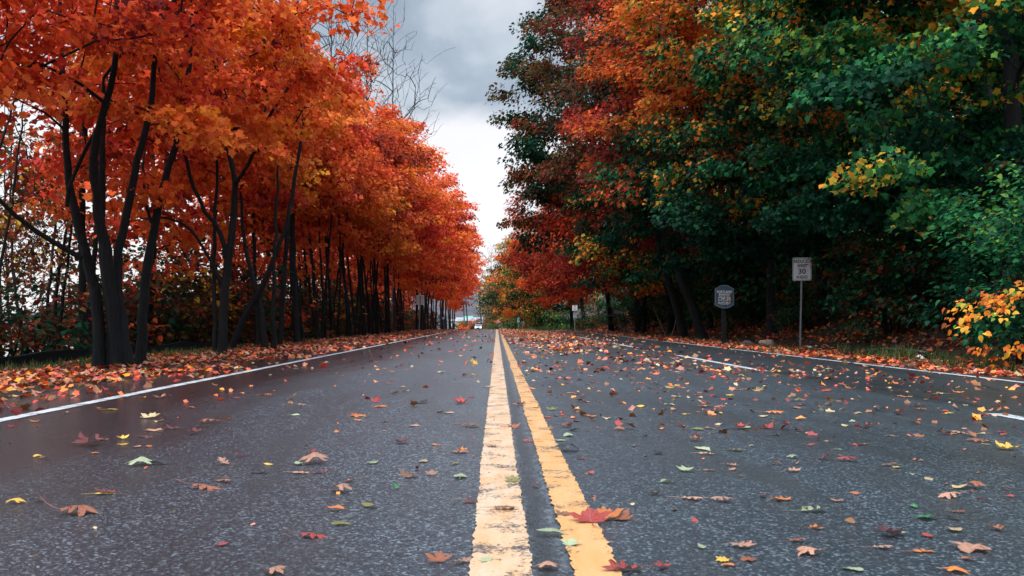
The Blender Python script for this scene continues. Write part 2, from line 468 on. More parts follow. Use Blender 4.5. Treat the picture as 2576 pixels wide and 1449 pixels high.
def leaves(cl, rg, per, size, cr, tmpl, spec, center, flat=.42, face=.5, top=None, mixw=.28, tint=(1, 1, 1), cvin=None):
    n = len(cl) * per
    c = np.repeat(cl, per, axis=0)
    cs = np.repeat(rg.uniform(.65, 1.25, len(cl)), per)
    d = unit(rg.normal(size=(n, 3))); r = rg.uniform(0, 1, n) ** .5
    off = d * r[:, None] * cs[:, None] * cr; off[:, 2] *= flat
    rho = np.hypot(off[:, 0], off[:, 1]); off[:, 2] -= .28 * rho ** 2 / cr
    out = unit((c - center) * np.array([1, 1, .4]))
    P = c + off
    N = np.array([0, 0, .75]) + rg.normal(0, .5, (n, 3)) + out * face
    D = out * .7 + off * .9 / cr + np.array([0, 0, -.55]) + rg.normal(0, .35, (n, 3))
    S = rg.uniform(.55, 1.35, n) * size
    cv = np.repeat(rg.uniform(0, 1, len(cl)), per)
    # neighbouring clumps turn colour together
    ph = rg.uniform(0, 6, 3)
    sm = .5 + .25 * (np.sin(c[:, 0] * .8 + ph[0]) + np.sin(c[:, 2] * .7 + ph[1]) * np.sin(c[:, 1] * .7 + ph[2]))
    cv = .5 * cv + .5 * sm
    if cvin is not None: cv = np.repeat(cvin, per)
    if top is not None: cv = np.clip(cv * .45 + .55 * np.clip((c[:, 2] - top[0]) / (top[1] - top[0]), 0, 1), 0, 1)
    return scatter(tmpl, P, N, D, S, np.clip(palette(spec, cv, rg.uniform(0, 1, n), rg, mixw) * np.array(tint), 0, .95))

def clumps(rg, n, center, radii, inner=.35, lump=.16, spacing=.0, squash=.75, keep=None, p=2.0, taper=0.0):
    out = []
    ph = rg.uniform(0, 6, 4); tries = 0
    center = np.asarray(center, float); radii = np.asarray(radii, float)
    while len(out) < n and tries < n * 30:
        tries += 1
        d = rg.normal(size=3); d /= np.linalg.norm(d)
        if p != 2.0: d = d / (np.abs(d) ** p).sum() ** (1 / p)
        r = inner + (1 - inner) * rg.uniform() ** .6
        th = math.atan2(d[1], d[0])
        r *= 1 + lump * (math.sin(3 * th + ph[0]) * math.cos(2.2 * d[2] * 3 + ph[1]) + .7 * math.sin(5 * th + ph[2] + d[2] * 4))
        tp = 1 - taper * max(0.0, d[2] * r)
        q = center + d * r * radii * (tp, tp, 1 if d[2] > 0 else squash)
        if keep is not None and not keep(q): continue
        if spacing and out:
            a = np.array(out)
            if ((a - q) ** 2).sum(1).min() < spacing ** 2: continue
        out.append(q)
    return np.array(out)

def boughs(rg, K, m, center, radii, bs, fill=40, taper=.3, floor=None, p=2.2, squash=.92, lump=.2):
    """leafy boughs with dark gaps between them; returns clump centres and one colour value per bough"""
    center = np.asarray(center, float); radii = np.asarray(radii, float)
    ok = (lambda q: q[2] > floor) if floor is not None else None
    cs = clumps(rg, K, center, radii * .9, inner=.72, lump=lump, spacing=bs * 1.15, squash=squash, p=p, taper=taper, keep=ok)
    out, cv = [], []
    ph = rg.uniform(0, 6, 3)
    for c in cs:
        s_ = bs * rg.uniform(.65, 1.3); k = max(3, int(m * (s_ / bs) ** 2))
        o = unit(rg.normal(size=(k, 3))) * (rg.uniform(0, 1, (k, 1)) ** .5) * s_ * np.array([1, 1, .40])
        o[:, 2] -= .32 * (o[:, 0] ** 2 + o[:, 1] ** 2) / s_
        out.append(c + o)
        sm = .5 + .25 * (math.sin(c[0] * .8 + ph[0]) + math.sin(c[2] * .7 + ph[1]) * math.sin(c[1] * .7 + ph[2]))
        cv.append(np.clip(.62 * rg.uniform() + .38 * sm + rg.normal(0, .07, k), 0, 1))
    if fill:
        f = clumps(rg, fill, center, radii * .72, inner=.1, squash=squash, taper=taper, keep=ok)
        out.append(f); cv.append(rg.uniform(0, .7, len(f)))
    return np.concatenate(out), np.concatenate(cv)

def skeleton(rg, stems, cl, rtip=.006, up=.25, jit=.06, seg=.38, power=.47):
    """grow limbs from the stems to every clump, nearest wood first; returns tube chains"""
    pos = np.zeros((40000, 3)); par = np.full(40000, -1); n = 0; srad = np.zeros(40000)
    chains = []
    for P, R in stems:
        P = np.asarray(P, float); R = np.asarray(R, float)
        L = np.r_[0, np.cumsum(np.linalg.norm(np.diff(P, axis=0), axis=1))]
        m = max(3, int(L[-1] / .3) + 1); s = np.linspace(0, L[-1], m)
        Q = np.column_stack([np.interp(s, L, P[:, k]) for k in range(3)])
        # round the corners of the polyline
        for _ in range(2):
            Q[1:-1] = .25 * Q[:-2] + .5 * Q[1:-1] + .25 * Q[2:]
        Q[1:-1] += rg.normal(0, .012, (m - 2, 3))
        idx = np.arange(n, n + m); pos[idx] = Q; srad[idx] = np.interp(s, L, R)
        par[idx] = np.r_[-1, idx[:-1]]; n += m
        chains.append(idx)
    if len(cl):
        base_n = n
        dmin = np.array([((pos[:n] - c) ** 2).sum(1).min() for c in cl])
        for ci in np.argsort(dmin):
            c = cl[ci]
            A = pos[:n]; dv = c - A; dist = np.sqrt((dv ** 2).sum(1)); dh = np.hypot(dv[:, 0], dv[:, 1])
            cost = dist + 1.3 * np.clip(A[:, 2] - c[2] + up * dh, 0, None) + (A[:, 2] < 1.3) * 5
            a = int(np.argmin(cost)); L = dist[a]
            m = max(2, int(L / seg))
            t = np.linspace(0, 1, m + 1)[1:, None]
            p0 = pos[a]; ctrl = p0 + (c - p0) * .45 + np.array([0, 0, .12 * L]) + rg.normal(0, jit * L + .01, 3)
            Q = (1 - t) ** 2 * p0 + 2 * t * (1 - t) * ctrl + t ** 2 * c
            Q[:-1] += rg.normal(0, jit * .35, (m - 1, 3))
            idx = np.arange(n, n + m); pos[idx] = Q; par[idx] = np.r_[a, idx[:-1]]; n += m
            chains.append(np.r_[a, idx])
            if n > 39000: break
    cnt = np.zeros(n)
    leafn = np.ones(n, bool); leafn[par[:n][par[:n] >= 0]] = False
    cnt[leafn] = 1
    for i in range(n - 1, -1, -1):
        if par[i] >= 0: cnt[par[i]] += cnt[i]
    r = rtip * np.maximum(cnt, 1) ** power
    r = np.where(srad[:n] > 0, np.maximum(srad[:n], 0), r)
    out = []
    for k, idx in enumerate(chains):
        R = r[idx].copy()
        if k >= len(stems): R[0] = min(R[0], R[1] * 1.35 if len(R) > 1 else R[0])
        R[-1] *= .6
        if k < len(stems):      # flared foot
            z0 = pos[idx[0]][2]
            if pos[idx[0]][2] < 1.0:
                hh = pos[idx][:, 2] - z0
                R = R * (1 + .35 * np.exp(-hh / .2))
        out.append((pos[idx], R))
    return out

def tree(name, loc, stems, cl, rg, per, size, cr, tmpl, spec, label, cat='tree', group=None, barkm='bark', rtip=.006, center=None,
         up=.25, flat=.42, top=None, face=.5, jit=.06, mixw=.28, tint=(1, 1, 1), cv=None):
    root = empty(name, loc)
    tag(root, label, cat, group)
    V, Fq = tube_arrays(skeleton(rg, stems, cl, rtip, up, jit))
    obj('trunk', mesh_np('trunk', V, Fq, M[barkm], smooth=True), root)
    if per:
        ctr = center if center is not None else cl.mean(0)
        V, Fa, C = leaves(cl, rg, per, size, cr, tmpl, spec, ctr, flat=flat, top=top, face=face, mixw=mixw, tint=tint, cvin=cv)
        obj('crown', mesh_np('crown', V, Fa, M['leaf'], C), root)
    return root

def copy_tree(o, loc, rz, s=1.0, label=None):
    c = o.copy(); COL.objects.link(c); c.location = loc; c.rotation_euler = (0, 0, rz); c.scale = (s, s, s)
    if label: c['label'] = label
    for ch in o.children:
        k = ch.copy(); COL.objects.link(k); k.parent = c
    return c

def px(x, y, depth, yoff=0.0):
    return np.array([(x - XV) / F * depth, depth + yoff, CAM_H - (y - YH) / F * depth])

def px_tree_stems(depth, specs, base):
    """stems measured on the photograph at one depth, turned into metres about the tree's base"""
    out = []
    for pts, r0, r1, dy in specs:
        P = np.array([px(x, y, depth) for x, y in pts]) - base
        P[:, 1] += dy * np.linspace(0, 1, len(P)) + .0
        out.append((P, np.linspace(r0 * .70, r1 * .80, len(P))))
    return out

RED_ROW = 'red and orange maples in the row beside the road'
ORANGE = [('mar', .07), ('red', .22), ('ror', .42), ('org', .24), ('yor', .05)]
ORANGE_Y = [('mar', .03), ('red', .15), ('ror', .42), ('org', .32), ('yor', .08)]
REDDER = [('mar', .22), ('red', .36), ('ror', .30), ('org', .12)]

# ------------------------------------------------------------------ near maples of the left row
def near_maple(depth, specs, bx, label, cc, cradii, n, per, size, spec, seed, spacing=.42, keep=None, cr=.62, tint=(1, 1, 1)):
    rg = np.random.default_rng(seed)
    X = (bx - XV) / F * depth
    base = np.array([X, depth, gz(X, depth) - .05])
    stems = px_tree_stems(depth, specs, base)
    for P, R in stems:
        if P[0][2] < .6: P[0][2] = -.1
    cl, cv = boughs(rg, int(n / 7), 6, cc, cradii, .95, fill=12, taper=.45)
    return tree('maple_tree', base, stems, cl, rg, int(per * 1.5), size * .80, cr * .85, T_MAPLE, spec, label, 'tree', RED_ROW, center=np.array([cc[0], cc[1], cc[2] - 1]), rtip=.0095, tint=tint, cv=cv)

near_maple(15.8, [
    ([(255,930),(245,800),(225,700),(200,629),(165,520),(152,477),(139,369),(135,230),(118,100),(110,-60)], .15, .045, .6),
    ([(285,930),(268,790),(245,700),(226,629),(213,477),(208,369),(195,260),(185,150)], .13, .045, 1.2),
    ([(300,932),(290,800),(278,660),(265,564),(252,456),(252,399),(278,321),(312,234),(325,150),(335,-40)], .16, .045, -.6),
    ([(328,932),(306,830),(288,720),(288,629),(321,469),(351,347),(369,243),(380,120),(395,-60)], .14, .04, .3),
    ([(206,650),(169,629),(87,577),(43,538),(0,486),(-70,410)], .07, .035, -.4),
    ([(168,520),(187,434),(226,373),(269,321),(300,262)], .05, .035, -.3),
    ], 290, 'nearest maple in the roadside row, cluster of black stems with sky showing between', (0.2, .3, 6.6), (3.5, 3.2, 4.6), 180, 50, .135, ORANGE, 101)
near_maple(16.6, [
    ([(355,925),(355,800),(362,690),(373,629),(386,542),(395,477),(425,382),(445,300),(462,190),(470,20)], .135, .05, .3),
    ([(380,560),(352,500),(330,420),(322,360)], .04, .025, .8),
    ], 355, 'single stemmed maple leaning over, just beside the nearest stem cluster', (1.0, .2, 7.2), (2.6, 2.6, 4.2), 170, 52, .135, ORANGE_Y, 102)
near_maple(23, [
    ([(556,892),(562,800),(566,680),(577,629),(586,542),(590,469),(586,434),(560,347),(545,230),(540,60)], .17, .05, .2),
    ([(590,465),(638,412),(664,347),(690,230)], .08, .04, -.5),
    ([(566,650),(564,581),(521,538),(490,469),(473,390),(460,280)], .09, .05, -.4),
    ([(541,888),(537,760),(532,640),(534,520),(538,434),(530,330)], .085, .04, .4),
    ([(558,720),(530,640),(484,565),(441,545),(395,562)], .06, .03, -.8),
    ], 556, 'forked maple with an arching low limb, third along the roadside row', (-.6, 0, 7.5), (2.5, 3.0, 4.0), 175, 50, .145, ORANGE_Y, 103)
near_maple(26, [
    ([(576,884),(605,815),(633,755),(660,724),(692,640),(720,560),(740,440),(760,300)], .15, .05, .2),
    ([(668,872),(655,800),(644,735),(621,680),(600,600),(590,480)], .14, .05, .6),
    ([(690,876),(688,780),(692,690),(700,560),(705,420)], .10, .04, -.3),
    ], 640, 'maple with two trunks crossing low in a V beside the verge', (-.9, 0, 7.7), (2.2, 3.0, 4.0), 165, 44, .15, ORANGE, 104)
# a maple whose trunk stands outside the frame and whose crown hangs in at the upper corner
rg = np.random.default_rng(105)
cl = clumps(rg, 190, (1.2, 0, 6.4), (3.4, 2.6, 3.9), inner=.3, spacing=.42, keep=lambda q: q[2] > 3.6 - .0 * q[0])
tree('maple_tree', (-8.6, 12.6, gz(-8.6, 12.6)), [(np.array([(0, 0, -.1), (.1, 0, 2), (.3, 0, 4.5), (.5, .1, 8.5)]), np.array([.17, .14, .1, .04]))],
     cl, rg, 70, .105, .58, T_MAPLE, ORANGE, 'maple whose orange crown hangs into the upper left corner, trunk out of sight', 'tree', RED_ROW)

# ------------------------------------------------------------------ the rest of the row
def auto_stems(rg, h, k, spread=.9, r=.14):
    st = []
    for i in range(k):
        a = rg.uniform(0, 6.28); d = spread * rg.uniform(.4, 1.1) * (0 if k == 1 else 1)
        b = rg.uniform(-.35, .35, 2) * (0 if k == 1 else 1)
        zs = np.linspace(0, h, 8)
        bend = rg.uniform(-.3, .3, 2)
        P = np.column_stack([b[0] + math.cos(a) * d * (zs / h) ** 1.2 * 1.6 + bend[0] * np.sin(zs / h * 3.5), b[1] + math.sin(a) * d * (zs / h) ** 1.2 * 1.6 + bend[1] * np.sin(zs / h * 3), zs])
        P[0, 2] = -.2
        rr = r * rg.uniform(.75, 1.1) * (1 if i == 0 else .8)
        st.append((P, rr * np.linspace(1, .3, 8)))
    return st
ORD = 'zeroth first second third fourth fifth sixth seventh eighth ninth tenth eleventh twelfth thirteenth fourteenth fifteenth sixteenth seventeenth eighteenth nineteenth twentieth twenty-first twenty-second twenty-third twenty-fourth twenty-fifth twenty-sixth twenty-seventh twenty-eighth twenty-ninth thirtieth'.split() + ['%dth' % i for i in range(31, 80)]
zlist = list(np.arange(29.5, 62, 3.1)) + list(np.arange(64, 112, 4.4)) + list(np.arange(115, 172, 5.5))
far_proto = []
tone = {0: 'red orange', 1: 'bright orange', 2: 'deep red'}
for i, z in enumerate(zlist):
    rg = np.random.default_rng(200 + i)
    X = -7.25 + rg.uniform(-.45, .45) + float(road_shift(z)) * .6
    k = int(rg.choice([1, 2, 2, 3, 4])) if z < 62 else int(rg.choice([1, 2, 3]))
    h = (11.9 if z < 46 else 14.3 if z < 50 else float(np.interp(z, [50, 62, 100, 170], [13.0, 14.9, 16.6, 18.6]))) * rg.uniform(.97, 1.03)
    t = [0, 1, 0, 1, 1, 0, 2][i % 7]
    spec = [ORANGE, ORANGE_Y, REDDER][t] if z < 125 else [REDDER, ORANGE, REDDER][t]
    look = ['one thick stem', 'one stem', 'two stems', 'three stems', 'four stems'][k]
    lab = '%s maple with %s, %s tree of the front row from the camera' % (tone[t] if z < 125 else ['deep red', 'red orange', 'dark red'][t], look, ORD[i + 5])
    loc = (X, z, gz(X, z))
    near, mid = z < 40, z < 64
    if mid or len(far_proto) < 9:
        cc = np.array([-.5 if z < 46 else .35, 0, h * (.63 if z < 46 else .60)]); rad = np.array([2.5 if z < 46 else 3.1, 3.2, h * (.37 if z < 46 else .40)])
        if not mid: cc[0] = .7; rad[:2] = 3.5 if z < 90 else 4.2
        n, per, size, tm, cr = (175, 62, .125, T_MAPLE, .64) if near else (165, 48, .15, T_LOW, .68) if mid else (170, 34, .23, T_KITE, .8)
        tint = (rg.uniform(.84, 1.1), rg.uniform(.72, 1.35), 1)
        cl, cv = boughs(rg, 27 if mid else 24, n / 27, cc, rad, 1.0 if mid else 1.15, fill=34, taper=.5, squash=.82)
        r = tree('maple_tree', loc, auto_stems(rg, h * .82, k, r=.085 if k > 1 else .125), cl, rg, per, size, cr, tm, spec, lab, 'tree', RED_ROW, center=cc - np.array([0, 0, 1]), rtip=.009, tint=tint, cv=cv)
        if not mid: far_proto.append((r, tone[t]))
    else:
        p, tn = far_proto[i % len(far_proto)]
        copy_tree(p, loc, rg.uniform(-.6, .6) + (math.pi if i % 2 else 0) * 0, rg.uniform(.95, 1.12), '%s maple in the far part of the row, %s tree from the camera' % (tn, ORD[i + 5]))
# back row on the bank edge
zb = list(np.arange(22.6, 62, 5.2)) + list(np.arange(66, 120, 8))
bp = []
for i, z in enumerate(zb):
    rg = np.random.default_rng(300 + i)
    X = -10.3 + rg.uniform(-.6, .9)
    loc = (X, z, gz(X, z))
    h = 12.5 * rg.uniform(.9, 1.1)
    lab = 'slim dark stemmed maple behind the front row, %s of the back row from the camera' % ORD[i + 1]
    if i < 4 or len(bp) < 5:
        cc = np.array([.2, 0, h * .56]); rad = np.array([3.2, 3.2, h * .45])
        cl = clumps(rg, 130, cc, rad, inner=.35, spacing=.55)
        r = tree('maple_tree', loc, auto_stems(rg, h * .85, int(rg.choice([1, 2, 3])), r=.11), cl, rg, 32, .19, .75, T_KITE if z > 40 else T_LOW, [REDDER, ORANGE][i % 2], lab, 'tree', RED_ROW, rtip=.008)
        bp.append(r)
    else:
        copy_tree(bp[i % 5], loc, rg.uniform(0, 6), rg.uniform(.9, 1.1), lab)

# bare tall trees rising behind the row
def bare(loc, h, rad, n, seed, label, rt=.011, cat='tree', rz=.11):
    rg = np.random.default_rng(seed)
    cc = np.array([0, 0, h * .68]); cl = clumps(rg, n, cc, (rad, rad, h * .33), inner=.45, lump=.2)
    st = [(np.array([(0, 0, -.3), (.1, 0, h * .3), (-.1, .1, h * .6), (0, 0, h * .97)]), np.array([rz * 1.6, rz * 1.1, rz * .6, .012]))]
    return tree('bare_tree', loc, st, cl, rg, 0, 0, 0, None, None, label, cat, 'bare trees behind the maples', 'bark_grey', rtip=rt, up=.75, jit=.012)
for i, (x, dep, h, rad, lab) in enumerate([
    (990, 76, 24.0, 3.8, 'tall bare tree with upswept twigs standing clear of the orange crowns against the sky'),
    (770, 50, 20.0, 3.2, 'bare tree with long thin branches above the maple crowns, leftmost against the sky'),
    (835, 60, 20.5, 3.0, 'shorter bare tree between two taller bare tops above the maples'),
    (925, 70, 22.0, 3.0, 'thin bare tree poking up just left of the tallest bare one')]):
    X = (x - XV) / F * dep
    bare((X, dep, gz(X, dep)), h + 3.0, rad * 1.1, 420, 400 + i, lab, rt=.013)

# ------------------------------------------------------------------ right-hand woods
WOODS = 'tall trees of the wooded slope'
G_MIX = [('dgr', .30), ('grn', .38), ('lgr', .16), ('yel', .09), ('yor', .05), ('org', .02)]
G_YEL = [('dgr', .24), ('grn', .28), ('lgr', .14), ('yel', .14), ('yor', .14), ('org', .06)]
O_YEL = [('dgr', .22), ('grn', .14), ('lgr', .06), ('yel', .06), ('yor', .18), ('org', .34)]
D_RED = [('dbr', .26), ('mar', .34), ('red', .22), ('ror', .12), ('org', .06)]
B_OLV = [('dgr', .3), ('dbr', .26), ('brn', .22), ('olv', .14), ('mar', .08)]
OAKG = [('dgr', .34), ('olv', .10), ('dbr', .26), ('brn', .22), ('mar', .08)]
R_ORG = [('mar', .16), ('red', .24), ('ror', .38), ('org', .22)]
Y_GRN = [('dgr', .40), ('grn', .22), ('olv', .14), ('lgr', .08), ('yel', .06), ('yor', .10)]
#  X, depth, height, crown centre dx, crown radius, crown bottom, spec, leaves, label
RUSTY = [('dgr', .24), ('grn', .14), ('brn', .16), ('red', .10), ('ror', .14), ('org', .16), ('yor', .06)]
right = [
 (13.2, 24.5, 17, -1.2, 4.6, 2.4, G_MIX, 300, 'big green maple at the right edge, boughs hanging low, some leaves yellow'),
 (13.8, 31.5, 18, -2.0, 5.0, 1.8, G_YEL, 320, 'green maple turning yellow, spreading above the speed sign'),
 (13.2, 38.5, 19, -2.6, 5.2, 2.4, O_YEL, 320, 'maple with an orange and yellow top above the town sign'),
 (12.6, 46.0, 20, -2.8, 5.2, 1.6, RUSTY, 280, 'rust and orange maple with green lower boughs beside the orange topped one'),
 (11.8, 53.0, 21, -2.6, 5.2, 5.0, D_RED, 280, 'dark maroon maple high over the far lane'),
 (11.4, 62.0, 23, -3.0, 5.8, 5.0, B_OLV, 280, 'tall brown and olive tree beyond the maroon one'),
 (11.0, 74.0, 27, -3.6, 7.0, 7.0, OAKG, 320, 'tallest dark green oak, its outline facing the open sky'),
 (10.9, 60.0, 11.0, -1.8, 4.5, 3.0, Y_GRN, 190, 'low green and yellow maple under the maroon and brown trees'),
 (10.8, 70.0, 11.5, -2.0, 5.0, 3.0, R_ORG, 230, 'low bright red maple reaching toward the road under the brown trees'),
 (10.6, 88.0, 16, -3.6, 6.4, 3.8, D_RED, 250, 'deep red maple at the far edge of the sky gap'),
 (10.4, 113.0, 14, -3.0, 6.0, 3.4, R_ORG, 210, 'red orange maple low beside the far end of the road'),
 (9.6, 122.0, 15, -3.2, 6.0, 1.5, Y_GRN, 190, 'yellowish olive tree beyond the red ones on the slope'),
 (8.0, 150.0, 15, -2.8, 6.0, 2.0, O_YEL, 170, 'olive and amber tree by the grassy bank far along the road'),
 (8.0, 180.0, 17, -3.0, 6.0, 2.5, B_OLV, 170, 'dull olive brown tree near the bend'),
]
for i, (X, z, h, dx, rad, bot, spec, n, lab) in enumerate(right):
    rg = np.random.default_rng(500 + i)
    cz = (h + bot) / 2; rz = (h - bot) / 2 / .88
    cc = np.array([dx, -.8, cz + .06 * rz])
    bs = 1.35 if z < 42 else 1.5 if z < 60 else 1.7
    K = int((rad * 2 * 3.1 * (h - bot) * .72) / (bs * bs * 2.1))
    cl, cv = boughs(rg, K, 9, cc, (rad, rad, rz), bs, fill=22 if i < 2 else 60, taper=.12, floor=bot, p=2.5, squash=1.0, lump=.16)
    if z < 42: tm, size, per, cr = T_MAPLE, .150, 58, .66
    elif z < 60: tm, size, per, cr = T_LOW, .18, 46, .75
    else: tm, size, per, cr = T_LOW, .21, 40, .9
    if i == 6: tm, size, per, cr = T_OVATE, .27, 52, .9
    st = auto_stems(rg, h * .85, 1, r=.26)
    st[0][0][:, 0] += dx * .55 * np.linspace(0, 1, 8) ** 1.5
    top = (3.0, 9.0) if i in (2, 3) else (3.0, 10.5) if i == 1 else None
    tree('forest_tree', (X, z, gz(X, z)), st, cl, rg, per, size, cr, tm, spec, lab, 'tree', WOODS, center=cc - np.array([0, 0, 2]), rtip=.010, flat=.5 if i < 4 else .7, face=.5, top=top, mixw=.34, cv=cv, tint=(.80, .78, .8) if i in (2, 3, 4, 5) else (.92, .92, .92))
# second rank, darker, further up the slope
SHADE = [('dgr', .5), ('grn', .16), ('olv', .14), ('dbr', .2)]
bk = []
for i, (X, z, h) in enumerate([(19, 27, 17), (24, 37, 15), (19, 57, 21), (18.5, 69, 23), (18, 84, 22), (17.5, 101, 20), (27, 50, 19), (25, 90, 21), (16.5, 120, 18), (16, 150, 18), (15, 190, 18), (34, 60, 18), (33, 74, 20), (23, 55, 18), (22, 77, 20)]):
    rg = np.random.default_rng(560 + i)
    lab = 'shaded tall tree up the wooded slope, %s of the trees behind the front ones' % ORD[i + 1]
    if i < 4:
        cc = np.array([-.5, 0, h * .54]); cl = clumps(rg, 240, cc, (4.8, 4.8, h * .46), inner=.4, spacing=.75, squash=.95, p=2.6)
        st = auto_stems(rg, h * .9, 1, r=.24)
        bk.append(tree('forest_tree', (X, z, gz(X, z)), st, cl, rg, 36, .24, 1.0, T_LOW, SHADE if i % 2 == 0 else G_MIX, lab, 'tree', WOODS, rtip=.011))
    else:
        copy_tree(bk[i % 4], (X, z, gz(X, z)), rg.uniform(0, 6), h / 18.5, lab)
# bare dark trunks that show against the sky at the right edge
for i, (X, z, h, lab) in enumerate([(13.6, 27.0, 19, 'dark straight trunk with bare twigs against the sky at the right edge'),
                                    (16.0, 30.5, 19, 'thin bare tree between the big green crowns'),
                                    (17.5, 34.0, 20, 'bare forest tree with sky behind it, left of the dark straight trunk')]):
    bare((X, z, gz(X, z)), h, 3.2, 170, 590 + i, lab, rt=.008, rz=.15)
    bpy.data.objects[-1] if False else None

# ------------------------------------------------------------------ shrubs
def bush_mesh(seed, n, rad, per, size, cr, tm, spec, flat=.6):
    rg = np.random.default_rng(seed)
    cl = clumps(rg, n, (0, 0, rad[2] * .75), rad, inner=.2, lump=.25, squash=.7, keep=lambda q: q[2] > .1)
    st = []
    for k in range(6):
        a = rg.uniform(0, 6.28); q = np.array([math.cos(a) * rad[0] * .45, math.sin(a) * rad[1] * .45, rad[2] * .9])
        st.append((np.array([(math.cos(a) * .12, math.sin(a) * .12, -.15), q * .5 + (0, 0, .1), q]), np.array([.03, .02, .008])))
    V, Fq = tube_arrays(skeleton(rg, st, cl, .004, .2))
    L = leaves(cl, rg, per, size, cr, tm, spec, np.array([0, 0, 0.]), flat=flat)
    return mesh_np('stems', V, Fq, M['bark'], smooth=True), mesh_np('foliage', L[0], L[1], M['leaf'], L[2])
def bush(name, meshes, loc, label, group=None, rz=0, s=1.0):
    r = empty(name, loc, rz); r.scale = (s, s, s); tag(r, label, 'shrub', group)
    obj('stems', meshes[0], r); obj('foliage', meshes[1], r)
    return r
UNDER = [('dgr', .52), ('grn', .14), ('dbr', .24), ('brn', .08), ('ror', .02)]
IVY = [('dgr', .60), ('grn', .33), ('lgr', .07)]
RUST = [('dbr', .3), ('brn', .3), ('mar', .2), ('ror', .2)]
YBR = [('olv', .34), ('dbr', .30), ('brn', .22), ('yel', .14)]
b_under = bush_mesh(601, 70, (1.7, 1.5, 1.6), 34, .13, .5, T_OVATE, UNDER)
b_ivy = bush_mesh(602, 70, (1.4, 1.2, 2.2), 36, .11, .5, T_OVATE, IVY)
b_rust = bush_mesh(603, 60, (1.8, 1.6, 1.5), 30, .14, .55, T_LOW, RUST)
b_ybr = bush_mesh(604, 50, (1.6, 1.4, 1.6), 26, .13, .5, T_OVATE, YBR)
kinds = [(b_under, 'dark leafy shrub'), (b_ivy, 'green ivy shrub'), (b_under, 'dark leafy shrub')]
rg = np.random.default_rng(610)
cnts = {}
spots = [(12.2, 22), (13.6, 26), (12.0, 29), (13.2, 33), (11.8, 37), (13.2, 41), (12.0, 46), (12.8, 52), (11.6, 58), (12.6, 64), (11.4, 71), (12.2, 79), (11.0, 88), (11.6, 97), (10.8, 106), (10.4, 118), (9.6, 130),
         (15.5, 24), (16.5, 30), (16, 37), (15.6, 45), (15.4, 54), (15.0, 63), (14.8, 74), (14.4, 86), (18.5, 32), (19, 42), (18, 54), (17.4, 68)]
for i, (X, z) in enumerate(spots):
    m, nm = kinds[[0, 1, 2, 1, 0][i % 5]]
    cnts[nm] = cnts.get(nm, 0) + 1
    bush('shrub', m, (X, z, gz(X, z) - .1), '%s at the foot of the woods, %s of its kind from the camera' % (nm, ORD[cnts[nm]]), 'undergrowth shrubs below the woods', rg.uniform(0, 6), rg.uniform(.8, 1.35))
cnts = {}
b_dark = bush_mesh(606, 80, (1.9, 1.7, 2.0), 34, .13, .5, T_OVATE, [('dgr', .35), ('dbr', .4), ('mar', .1), ('brn', .1), ('ror', .05)])
kl = [(b_rust, 'rusty brown thicket shrub'), (b_dark, 'dark thicket shrub'), (b_ybr, 'olive brown thicket shrub')]
lspots = [(-10.6, 20.4), (-11.2, 27.0), (-13.0, 31.0), (-12.0, 35.0), (-12.6, 41.0), (-9.4, 28.5), (-11.6, 30), (-9.6, 33), (-10.6, 37), (-9.4, 42), (-10.8, 46), (-9.6, 51), (-10.6, 57), (-9.6, 64), (-10.4, 72), (-9.6, 80), (-10.2, 90), (-9.4, 101), (-10.2, 114), (-9.6, 128), (-10.4, 142)]
for i, (X, z) in enumerate(lspots):
    m, nm = kl[[1, 1, 0, 1, 1, 2][i % 6]]
    cnts[nm] = cnts.get(nm, 0) + 1
    bush('shrub', m, (X, z, gz(X, z) - .1), '%s behind the maple row, %s of its kind from the camera' % (nm, ORD[cnts[nm]]), 'thicket on the river bank', rg.uniform(0, 6), rg.uniform(1.0, 1.45) * (.8 if z < 22 else 1.15))
b_big = bush_mesh(605, 110, (2.5, 2.4, 2.6), 36, .17, .7, T_LOW, [('dgr', .5), ('grn', .2), ('dbr', .2), ('brn', .1)])
rg = np.random.default_rng(612)
for i in range(34):
    X = 14.2 + (i % 3) * 5.2 + rg.uniform(-1.2, 1.2); z = 22 + (i // 3) * 7.2 + rg.uniform(-2, 2)
    bush('shrub', b_big, (X, z, gz(X, z) - .2), 'big shaded thicket on the wooded slope, %s from the camera' % ORD[i + 1], 'shaded thickets on the wooded slope', rg.uniform(0, 6), rg.uniform(.9, 1.35))
rg = np.random.default_rng(618)
for i in range(16):
    z = 33.5 + i * 5.2 + rg.uniform(-1, 1); X = -13.2 + rg.uniform(-1.2, 1.0) 
    bush('shrub', b_dark, (X, z, gz(X, z) - .2), 'tall dark brush low on the river bank, %s clump from the camera' % ORD[i + 1], 'tall brush on the river bank', rg.uniform(0, 6), rg.uniform(1.6, 2.1))
# saplings near the river at the left
for i, (X, z, h, sp, lab) in enumerate([(-10.2, 19.5, 7, YBR, 'thin crooked sapling with olive brown leaves before the river'),
                                        (-12.8, 21.5, 9, YBR, 'slender tree with few olive leaves by the water'),
                                        (-11.2, 23.5, 8, RUST, 'thin brown leaved sapling close behind the nearest stem cluster'),
                                        (-15.0, 24.5, 9, UNDER, 'dark sapling leaning over the river at the left edge'),
                                        (-14.0, 27.5, 10, YBR, 'spindly brown leaved tree on the lower bank')]):
    rg = np.random.default_rng(640 + i)
    cl = clumps(rg, 60, (0, 0, h * .55), (1.7, 1.7, h * .42), inner=.2)
    tree('sapling', (X, z, gz(X, z)), auto_stems(rg, h * .9, 2, r=.07), cl, rg, 18, .11, .5, T_OVATE, sp, lab, 'tree', 'saplings by the river', rtip=.006, up=.5)

